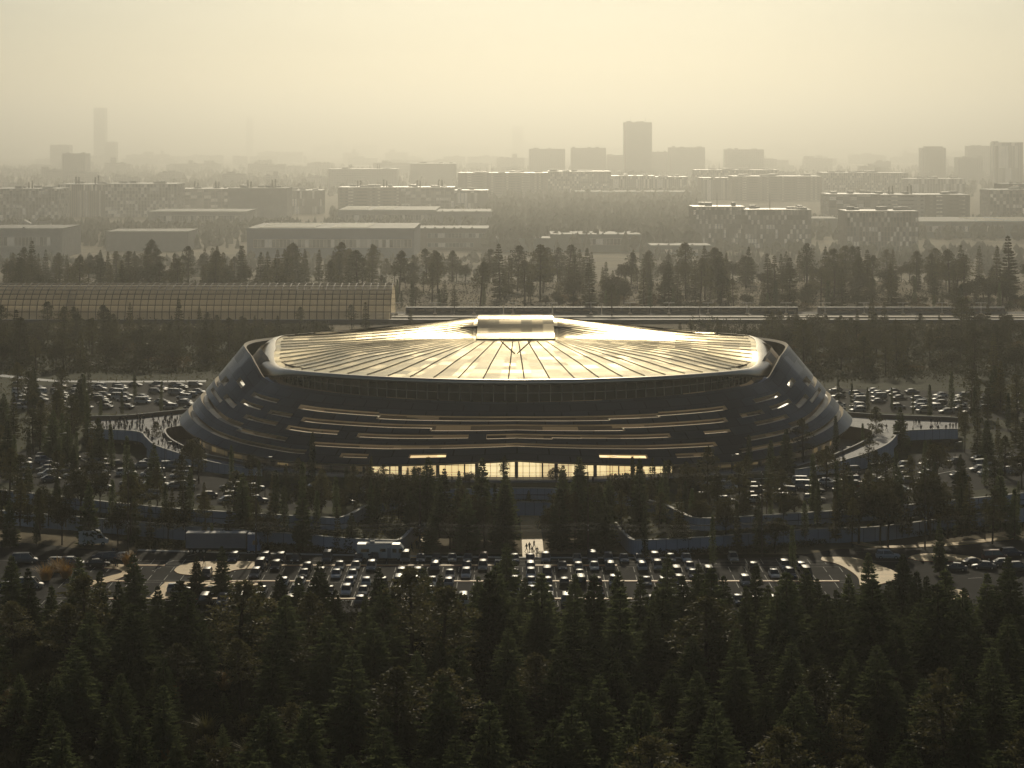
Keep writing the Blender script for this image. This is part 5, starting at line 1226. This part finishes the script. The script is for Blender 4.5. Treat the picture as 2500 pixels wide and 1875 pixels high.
def block(px0, px1, top, base, label, style, wall='wall_grey', dep=None, cat='office block', name='office_block', group=None, plant_=3, stacks=0, mast=0, glass='glass_skyglow', fl=3.7, bay=3.4, rz=0.0, ground=True):
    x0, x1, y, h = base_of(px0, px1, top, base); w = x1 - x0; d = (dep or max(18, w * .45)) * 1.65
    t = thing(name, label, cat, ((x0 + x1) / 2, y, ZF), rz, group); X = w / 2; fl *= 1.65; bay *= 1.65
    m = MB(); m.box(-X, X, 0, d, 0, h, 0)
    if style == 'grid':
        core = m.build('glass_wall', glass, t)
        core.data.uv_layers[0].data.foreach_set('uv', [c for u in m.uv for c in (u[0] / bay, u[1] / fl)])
        g = MB(); nb_ = max(2, round(w / bay)); nf = max(2, round(h / fl)); nd = max(2, round(d / bay))
        for i in range(nb_ + 1): xx = -X + w * i / nb_; g.box(xx - .45, xx + .45, -.35, 0, 0, h - .02)
        for i in range(nd + 1):
            yy = d * i / nd
            for sx in (-1, 1): g.box(sx * X - (.35 if sx < 0 else 0), sx * X + (.35 if sx > 0 else 0), yy - .4, yy + .4, 0, h - .02)
        for j in range(1, nf + 1):
            z = h * j / nf; g.box(-X - .3, X + .3, -.30, -.02, z - .55, z - .05)
            for sx in (-1, 1): g.box(sx * X - (.30 if sx < 0 else -.01), sx * X + (.30 if sx > 0 else -.01), 0, d, z - .55, z - .05)
        g.build('facade_grid', wall, t)
    elif style == 'ribbon':
        m.build('wall', wall, t); nf = max(1, round(h / fl))
        for j in range(nf):
            z = h * (j + .38) / nf; g = MB(); n = max(2, int(w / bay))
            g.quad((-X + w * .03, -.06, z), (X - w * .03, -.06, z), (X - w * .03, -.06, z + h / nf * .42), (-X + w * .03, -.06, z + h / nf * .42), 0, [(0, 0), (n, 0), (n, .99), (0, .99)])
            b_ = g.build('window_band', glass, t); g = MB()
            for zz in (z, z + h / nf * .42): g.box(-X + w * .03 - .25, X - w * .03 + .25, -.2, -.065, zz - .2, zz + .2)
            for i in range(n + 1): xx = -X + w * .03 + w * .94 * i / n; g.box(xx - .25, xx + .25, -.18, -.07, z, z + h / nf * .42)
            g.build('frame', wall, b_)
    elif style == 'far':
        m.build('wall', 'far_facade', t)
    else: m.build('wall', wall, t)
    r = MB(); r.box(-X - .25, X + .25, -.25, d + .25, h + .004, h + .7); r.build('roof', 'roof_bright' if style != 'plain' else 'roof_sheet', t)
    roofstuff(t, w, d, h + .7, plant_, stacks, mast); BLD.append(t); return t, X, d, h, y
# sheds nearest to the wood
def shed(px0, px1, top, base, label, wall, wins=(), sky=(), dep=60, name='warehouse', plant_=0, pitch=0):
    x0, x1, y, h = base_of(px0, px1, top, base); w = x1 - x0; X = w / 2
    dep *= 1.65; t = thing(name, label, 'warehouse', ((x0 + x1) / 2, y, ZF))
    m = MB(); m.box(-X, X, 0, dep, 0, h); m.build('wall', wall, t)
    r = MB(); r.box(-X - .4, X + .4, -.4, dep + .4, h + .004, h + .9); rf = r.build('roof', 'roof_sheet', t)
    s = MB(); s.box(-X - .45, X + .45, -.5, -.41, h - 4.2, h + 1.0); s.build('fascia', wall, t)
    for a, b, z0, z1 in wins:
        n = max(3, int((b - a) * w / 4.3)); g = MB(); xa, xb = -X + a * w, -X + b * w
        g.quad((xa, -.06, z0 * h), (xb, -.06, z0 * h), (xb, -.06, z1 * h), (xa, -.06, z1 * h), 0, [(0, 0), (n, 0), (n, .99), (0, .99)]); wb = g.build('window_band', 'glass_skyglow', t); g = MB()
        for zz in (z0 * h, z1 * h): g.box(xa - .25, xb + .25, -.32, -.065, zz - .25, zz + .25)
        for i in range(n + 1): xx = lerp(xa, xb, i / n); g.box(xx - .22, xx + .22, -.3, -.07, z0 * h, z1 * h)
        g.build('frame', 'wall_pale', wb)
    for a, b in sky:
        for k in range(4):
            g = MB(); yy = dep * (.12 + .22 * k); g.box(-X + a * w, -X + b * w, yy, yy + dep * .09, h + .9, h + 1.6); g.build('skylight', 'skylight', rf)
    if plant_:
        for i in range(plant_): g = MB(); xx = (-.4 + .8 * i / plant_) * w + RB.uniform(-2, 2); g.box(xx, xx + 2.2, 4, 7, h + .9, h + 2.4); g.build('roof_plant', 'coping', t)
    return t
shed(-20, 62, 229, 258, 'pale flat-roofed hall with tall windows at the west edge', 'wall_pale', [(.2, .86, .42, .72)], dep=70, plant_=2)
shed(106, 188, 232, 251, 'plain windowless grey shed beyond the vaulted train hall', 'wall_grey', dep=55)
shed(247, 414, 229, 258, 'wide blue-grey warehouse with two groups of bright skylight strips', 'wall_blue', [(.04, .985, .36, .64)], [(.06, .40), (.50, .72)], 110)
shed(416, 488, 229, 250, 'brownish two-storey works building with two window rows', 'wall_brown', [(.16, .97, .58, .80), (.16, .8, .14, .34)], dep=60, plant_=6)
shed(551, 641, 235, 252, 'low green-grey shed with windows in its east half', 'wall_green', [(.38, .97, .42, .78)], dep=60, plant_=5)
shed(488, 551, 239, 252, 'lowest green-grey annexe joined between two sheds', 'wall_green', dep=40, plant_=7)
shed(651, 711, 246, 256, 'small low shed before the twin office blocks', 'wall_green', [(.05, .9, .35, .7)], dep=35, plant_=4)
shed(148, 246, 212, 229, 'hazy long shed with one high window strip', 'wall_grey', [(.1, .97, .45, .78)], dep=90, plant_=0)
shed(338, 436, 210.5, 228, 'hazy shed with two yellow skylight patches on its roof', 'wall_grey', [(.08, .93, .42, .74)], [(.02, .28), (.34, .55)], 130)
shed(436, 492, 212, 228, 'plain hazy annexe beside the skylit shed', 'wall_grey', dep=90, plant_=4)
shed(919, 1060, 222, 238, 'teal-grey warehouse with bright roof strips at the east edge', 'wall_green', [(.03, .6, .4, .75)], [(.45, .62), (.68, .95)], 120)
shed(576, 692, 192, 201, 'low green hall with a bright roof edge beyond the middle wood', 'wall_green', dep=90)
shed(812, 840, 219, 232, 'small shed with a white roof beside the twin office blocks', 'wall_green', dep=60)
# office blocks with gridded fronts
block(693, 745, 207, 247, 'west one of the two joined grid-fronted office blocks', 'grid', 'wall_dark', 40, plant_=5, mast=1, glass='glass_skyglow', bay=2.4)
block(745, 811, 210, 248, 'east one of the two joined grid-fronted office blocks', 'grid', 'wall_dark', 40, plant_=6, mast=1, glass='glass_skyglow', bay=2.4)
block(847, 918, 211.5, 251, 'reddish-brown grid-fronted office block standing alone', 'grid', 'wall_brown', 45, plant_=6, glass='glass_skyglow', bay=2.4)
block(829, 880, 194.5, 226, 'long hazy office wing with large pale windows', 'grid', 'wall_brown', 60, glass='glass_skyglow', bay=7, stacks=0, plant_=5)
block(880, 925, 195, 226, 'plain olive middle wing with tall stacks on its roof', 'ribbon', 'wall_grey', 60, stacks=4, plant_=4)
block(925, 970, 195, 226, 'dark-topped east wing of the stepped office range', 'ribbon', 'wall_dark', 60, plant_=4)
block(990, 1045, 190, 222, 'stepped grid office block cut by the east edge', 'grid', 'wall_brown', 50, glass='glass_skyglow', plant_=4)
block(1002, 1050, 184, 219, 'dark upper office slab behind the stepped block', 'ribbon', 'wall_dark', 40)
block(-10, 58, 189, 222, 'grid office block at the far west edge', 'grid', 'wall_grey', 60, glass='glass_skyglow', plant_=5, stacks=2)
block(58, 105, 184.5, 217, 'office block with close vertical fins', 'grid', 'wall_brown', 60, bay=2.2, fl=30, stacks=4)
block(105, 177, 184, 217, 'wide pale glass office block with irregular grid', 'grid', 'wall_pale', 60, glass='glass_skyglow', plant_=5)
block(177, 228, 189, 214, 'hazy block with large bright window bays', 'grid', 'wall_brown', 60, glass='glass_skyglow', bay=8, stacks=4)
block(228, 287, 188.5, 219, 'plain grey blind-fronted block with paired stacks', 'plain', 'wall_grey', 60, stacks=4, plant_=6)
block(287, 322, 190.5, 214, 'small block with dark vertical window slots', 'grid', 'wall_dark', 40, bay=3, fl=9)
block(338, 401, 187.5, 213, 'long grey block with paired stacks before the middle wood', 'ribbon', 'wall_brown', 60, stacks=4, plant_=6)
block(401, 454, 187.5, 213, 'middle block with bright bays and paired stacks', 'grid', 'wall_grey', 60, bay=6, glass='glass_skyglow', stacks=4, plant_=6)
block(454, 488, 190.5, 213, 'short block with striking dark vertical fins', 'grid', 'wall_dark', 40, bay=4, fl=12)
block(458, 548, 173, 200, 'broad hazy slab block above the middle wood', 'ribbon', 'wall_brown', 80, plant_=8, mast=2)
block(548, 611, 171.5, 198, 'hazy glass block with bright roof edge', 'grid', 'wall_grey', 70, glass='glass_skyglow', plant_=6)
block(611, 655, 176, 197, 'hazy ribbed block right of the glass block', 'grid', 'wall_pale', 60, bay=3, fl=14, plant_=5)
block(655, 688, 177, 197, 'small hazy ribbed block with crowded roof', 'grid', 'wall_grey', 60, bay=3, fl=14, plant_=6)
block(701, 733, 178, 200, 'hazy finned block on the corner of the brown slab', 'grid', 'wall_brown', 60, bay=3, fl=30)
block(733, 822, 176.5, 201, 'long brown hazy slab with a bright stepped roof', 'ribbon', 'wall_brown', 80, plant_=8)
block(824, 908, 173, 197, 'wide pale glass block behind the stepped offices', 'grid', 'wall_pale', 80, glass='glass_skyglow', plant_=8)
block(908, 965, 179, 200, 'pale finned block east of the wide glass block', 'grid', 'wall_pale', 60, bay=4, fl=12, plant_=6)
block(695, 779, 170, 192, 'hazy glass range with bright roof behind the brown slab', 'grid', 'wall_grey', 60, glass='glass_skyglow', mast=2, plant_=7)
block(328, 397, 169, 189, 'hazy block with stacks above the skylit shed', 'far', dep=60, stacks=4)
block(410, 456, 163.5, 186, 'hazy plain block left of the broad slab', 'far', dep=60)
# far towers and blocks
for px0, px1, tp, bs, lab, mast in [(624, 652, 122.5, 181, 'tall dark tower with antennas rising above the haze', 2), (93.6, 104.6, 108, 165.5, 'slimmest tall tower far off in the west haze', 0), (246, 252, 117, 158, 'ghostly thin tower barely visible in the haze', 0), (62, 85, 153.6, 184, 'square dark tower in the west', 0), (50, 69, 145, 170, 'hazy squat tower behind the square dark tower', 0), (105, 115, 142, 168, 'short hazy tower beside the slimmest tower', 0), (512, 523, 126.5, 158, 'ghostly tower above the middle of the city', 0),
                                (922, 946, 148, 182, 'stepped hazy tower in the east', 0), (958, 983, 157.5, 184, 'dark hazy slab tower in the east', 0), (995, 1023, 142.5, 190, 'pale blue tower with vertical window strips at the east edge', 0), (968, 995, 146, 178, 'hazy slab behind the pale blue tower', 0)]:
    block(px0, px1, tp, bs, lab, 'far' if px0 != 995 else 'grid', 'wall_pale', dep=40 if px0 > 600 else 60, cat='tower', name='tower', plant_=2 if px0 != 624 else 7, mast=mast, glass='glass_skyglow', bay=6, fl=40)
block(925, 943, 146.5, 182, 'upper setback of the stepped hazy tower', 'far', dep=20, cat='tower', name='tower', plant_=0)
for px0, px1, tp, bs, lab in [(529, 565, 149, 178, 'first hazy apartment slab left of the antenna tower'), (571, 606, 148, 179, 'second hazy apartment slab left of the antenna tower'), (652, 668, 152, 178, 'narrow hazy slab against the antenna tower'), (669, 705, 147.5, 178, 'stepped hazy slab right of the antenna tower'), (725, 764, 149.5, 178, 'broad hazy slab with notched roof'), (607, 624, 155, 178, 'low hazy slab touching the antenna tower')]:
    block(px0, px1, tp, bs, lab, 'far', dep=45, cat='apartment block', name='apartment_block', plant_=3)
# rows of distant houses and halls melting into the haze
rows_ = [(0, 1024, 182, 190, 34, 6, 14, 'nearer'), (-10, 1030, 170, 178, 46, 5, 12, 'middle'), (-10, 1030, 161, 167, 56, 4, 10, 'farther'), (-10, 1030, 153.5, 157, 56, 3, 11, 'farthest')]
for a, b, p0, p1, n, h0, h1, nm in rows_:
    xs_ = sorted(RB.uniform(a, b) for _ in range(n))
    for i, px in enumerate(xs_):
        bs = RB.uniform(p0, p1); wpx = RB.uniform(10, 38); hpx = RB.uniform(h0, h1) * (1.25 if RB.random() < .12 else 1)
        x0, x1, y, h = base_of(px, px + wpx, bs - hpx, bs)
        t = thing('city_block', f'hazy city block, {ordw(i + 1)} from left in the {nm} distant row', 'building', ((x0 + x1) / 2, y, ZF), 0, f'{nm} row of distant city blocks')
        m = MB(); w = x1 - x0; m.box(-w / 2, w / 2, 0, w * .4, 0, h); wx, wh = RB.uniform(-.5, .2) * w, h * RB.uniform(1.08, 1.45); m.box(wx, wx + w * RB.uniform(.15, .4), w * .05, w * .32, h if RB.random() < .99 else 0, wh); m.build('wall', 'far_facade', t)
        m = MB(); m.box(-w / 2 - .5, w / 2 + .5, -.5, w * .4 + .5, h + .01, h + 1.2)
        for k in range(RB.randrange(1, 4)): xx = RB.uniform(-.4, .3) * w; m.box(xx, xx + w * .12, w * .1, w * .25, h + 1.2, h + RB.uniform(3, 6))
        m.build('roof', 'roof_sheet', t)
# small gabled house at the west
x0, x1, y, h = base_of(16, 50, 224, 234); t = thing('gabled_house', 'white gabled house between trees at the west edge', 'house', ((x0 + x1) / 2, y, ZF)); X = (x1 - x0) / 2
m = MB(); m.box(-X, X, 0, 14, 0, h); m.poly([(-X, 0, h), (-X * .1, 0, h), (-X * .55, 0, h + 6)]); m.build('wall', 'wall_pale', t)
m = MB(); m.quad((-X - .4, -.5, h - .3), (-X * .55, -.5, h + 6.4), (-X * .55, 14, h + 6.4), (-X - .4, 14, h - .3)); m.quad((-X * .55, -.5, h + 6.4), (-X * .1 + .4, -.5, h - .3), (-X * .1 + .4, 14, h - .3), (-X * .55, 14, h + 6.4)); m.quad((-X * .1, -.4, h + .05), (X + .4, -.4, h + .05), (X + .4, 8, h + 4.5), (-X * .1, 8, h + 4.5)); m.build('roof', 'wall_dark', t)
for i in range(4): m = MB(); xx = -X * .85 + i * X * .2; m.quad((xx, -.05, h * .4), (xx + X * .12, -.05, h * .4), (xx + X * .12, -.05, h * .75), (xx, -.05, h * .75)); m.build('window', 'glass_mix', t)
# low far hills and a sheet of water
m = MB(); n = 60
hx = [-18000 + 36000 * i / n for i in range(n + 1)]
m.grid([[(x, 30000, ZF - 1) for x in hx], [(x, 31500, ZF + 75 + 45 * (math.sin(x * .0006) + math.sin(x * .0013 + 1)) + 26 * math.sin(x * .003)) for x in hx], [(x, 33000, ZF - 1) for x in hx]]); struct(m.build('hills', 'meadow', None, True))
simple('water', (0.05, 0.06, 0.06), 0.08, spec=.6)
m = MB(); m.quad((-135, 16500, ZF + .5), (125, 16500, ZF + .5), (200, 22500, ZF + .5), (-235, 22500, ZF + .5)); struct(m.build('water', 'water'))
# woods between the buildings that read as one mass
mb = MB(); r = random.Random(8)
def faroak(x, y, h):
    z0 = zfar(y); con = r.random() < .5; n = 6; base = len(mb.v)
    prof = [(.08, .26), (.45, .17), (.40, .21), (.72, .10), (.68, .13), (1.0, .01)] if con else [(.15, .12), (.35, .30), (.62, .33), (.85, .20), (1.0, .03)]
    for u, k in prof:
        a0 = r.uniform(0, 6.3)
        for q in range(n):
            a = a0 * .1 + 2 * PI * q / n; rr = h * k * r.uniform(.6, 1.3); mb.v.append((x + math.cos(a) * rr, y + math.sin(a) * rr, z0 + h * (u + r.uniform(-.05, .05))))
    for t in range(len(prof) - 1):
        for q in range(n):
            q2 = (q + 1) % n; mb.f.append((base + t * n + q, base + t * n + q2, base + (t + 1) * n + q2, base + (t + 1) * n + q)); mb.m.append(0); mb.uv += [(0, 0)] * 4
for n, a, b, y0, y1, h0, h1 in ((1500, 486, 700, 2750, 5900, 18, 30), (420, -10, 500, 2200, 2560, 7, 14), (500, -10, 500, 2850, 3300, 10, 22), (420, 640, 1034, 2200, 2800, 8, 17), (300, 800, 1034, 3050, 3900, 14, 24), (350, -10, 330, 3250, 3600, 12, 22), (350, 330, 500, 3450, 4200, 12, 24), (2200, -10, 1034, 5600, 12000, 20, 36)):
    for _ in range(n):
        y = r.uniform(y0, y1) if y1 < 4500 else y0 * (y1 / y0) ** r.random(); px = r.uniform(a, b)
        faroak((px - CX) * y / F, y, r.uniform(h0, h1))
o = mb.build('far_woods', 'needles_green'); o['kind'] = 'stuff'; o['label'] = 'hazy woods between the city blocks'
mb = MB()
def brush(n, a, b, y0, y1):
    for _ in range(n):
        y = r.uniform(y0, y1); px = r.uniform(a, b); x = (px - CX) * y / F; hh = max(0, patch(x * .35, y * .35) + .7) * 2.1 + .3
        o = Vector((x, y, zgr(y) + r.uniform(0, hh))); d = rvec(r); d.z = abs(d.z) * .8 + .15; d.normalize(); leafquad(mb, o, d, d.orthogonal().normalized(), r.uniform(.7, 1.3), r.uniform(.2, .4))
brush(17000, -12, 262, 722, 975); brush(19000, 762, 1036, 700, 975); brush(6000, 255, 330, 770, 975); brush(4000, 690, 775, 780, 975); brush(16000, -12, 1036, 1062, 1300)
o = mb.build('brushwood', 'leaves_olive'); o['kind'] = 'stuff'; o['label'] = 'olive brushwood filling the ground behind the arena'
# ================================================================ light, air, camera
SUN_EL, SUN_AZ = math.radians(25), math.radians(1.5)
w = bpy.data.worlds.new('World'); sc.world = w; w.use_nodes = True
N, L = w.node_tree.nodes, w.node_tree.links
bg = N['Background']; sky = N.new('ShaderNodeTexSky'); sky.sky_type = 'NISHITA'; sky.sun_disc = False
sky.sun_elevation = SUN_EL; sky.sun_rotation = SUN_AZ; sky.altitude = 100; sky.air_density = 1.0; sky.dust_density = 0.4; sky.ozone_density = 1.0
tc = N.new('ShaderNodeTexCoord'); st = N.new('ShaderNodeVectorMath'); st.operation = 'MULTIPLY'; st.inputs[1].default_value = (3.0, 3.0, 34.0); L.new(tc.outputs['Generated'], st.inputs[0])
cl = N.new('ShaderNodeTexNoise'); cl.inputs['Scale'].default_value = 1.6; cl.inputs['Detail'].default_value = 6; cl.inputs['Roughness'].default_value = 0.6; L.new(st.outputs[0], cl.inputs['Vector'])
mr = N.new('ShaderNodeMapRange'); mr.inputs['From Min'].default_value = 0.3; mr.inputs['From Max'].default_value = 0.7; mr.inputs['To Min'].default_value = 0.91; mr.inputs['To Max'].default_value = 1.06; L.new(cl.outputs['Fac'], mr.inputs['Value'])
vm = N.new('ShaderNodeVectorMath'); vm.operation = 'SCALE'; L.new(sky.outputs[0], vm.inputs[0]); L.new(mr.outputs[0], vm.inputs['Scale']); L.new(vm.outputs[0], bg.inputs['Color']); bg.inputs['Strength'].default_value = SKY_STR
sl = bpy.data.lights.new('sun', 'SUN'); sl.energy = SUN_E; sl.angle = math.radians(0.55); sl.color = (1.0, 0.88, 0.645)
so_ = bpy.data.objects.new('sun', sl); COL.objects.link(so_)
sd = Vector((math.sin(SUN_AZ) * math.cos(SUN_EL), math.cos(SUN_AZ) * math.cos(SUN_EL), math.sin(SUN_EL)))
so_.rotation_euler = sd.to_track_quat('Z', 'Y').to_euler()
# the hazy air
if HAZE:
    mb = MB(); mb.box(-27000, 27000, -310, 41000, -57.0, 480.0)
    m = bpy.data.materials.new('haze'); m.use_nodes = True; N, L = m.node_tree.nodes, m.node_tree.links
    N.remove(N['Principled BSDF']); pv = N.new('ShaderNodeVolumePrincipled')
    pv.inputs['Color'].default_value = (*HAZE_COL, 1); pv.inputs['Density'].default_value = HAZE; pv.inputs['Anisotropy'].default_value = HAZE_G
    L.new(pv.outputs[0], N['Material Output'].inputs['Volume']); m.volume_intersection_method = 'FAST' if hasattr(m, 'volume_intersection_method') else None
    hz = link('haze', mb.mesh('haze', [m])); hz['kind'] = 'stuff'; hz['label'] = 'golden haze lying over the whole city'
cam = bpy.data.cameras.new('camera'); cam.sensor_width = 36; cam.lens = 36 * F / 1024; cam.shift_y = -(384 - YH) / 1024; cam.clip_start = 1; cam.clip_end = 90000
co = bpy.data.objects.new('camera', cam); COL.objects.link(co); co.location = (0, 0, H); co.rotation_euler = (PI / 2, 0, 0)
sc.camera = co
sc.view_settings.view_transform = 'Standard'; sc.view_settings.look = 'None'; sc.view_settings.gamma = 1; sc.view_settings.use_curve_mapping = False
sc.view_settings.exposure = EXPO
c = sc.cycles
c.use_denoising = True; c.max_bounces = 5; c.diffuse_bounces = 2; c.glossy_bounces = 3; c.transmission_bounces = 3; c.transparent_max_bounces = 12; c.volume_bounces = 0
c.sample_clamp_indirect = 4.0; c.caustics_reflective = False; c.caustics_refractive = False; c.use_adaptive_sampling = True; c.adaptive_threshold = 0.02
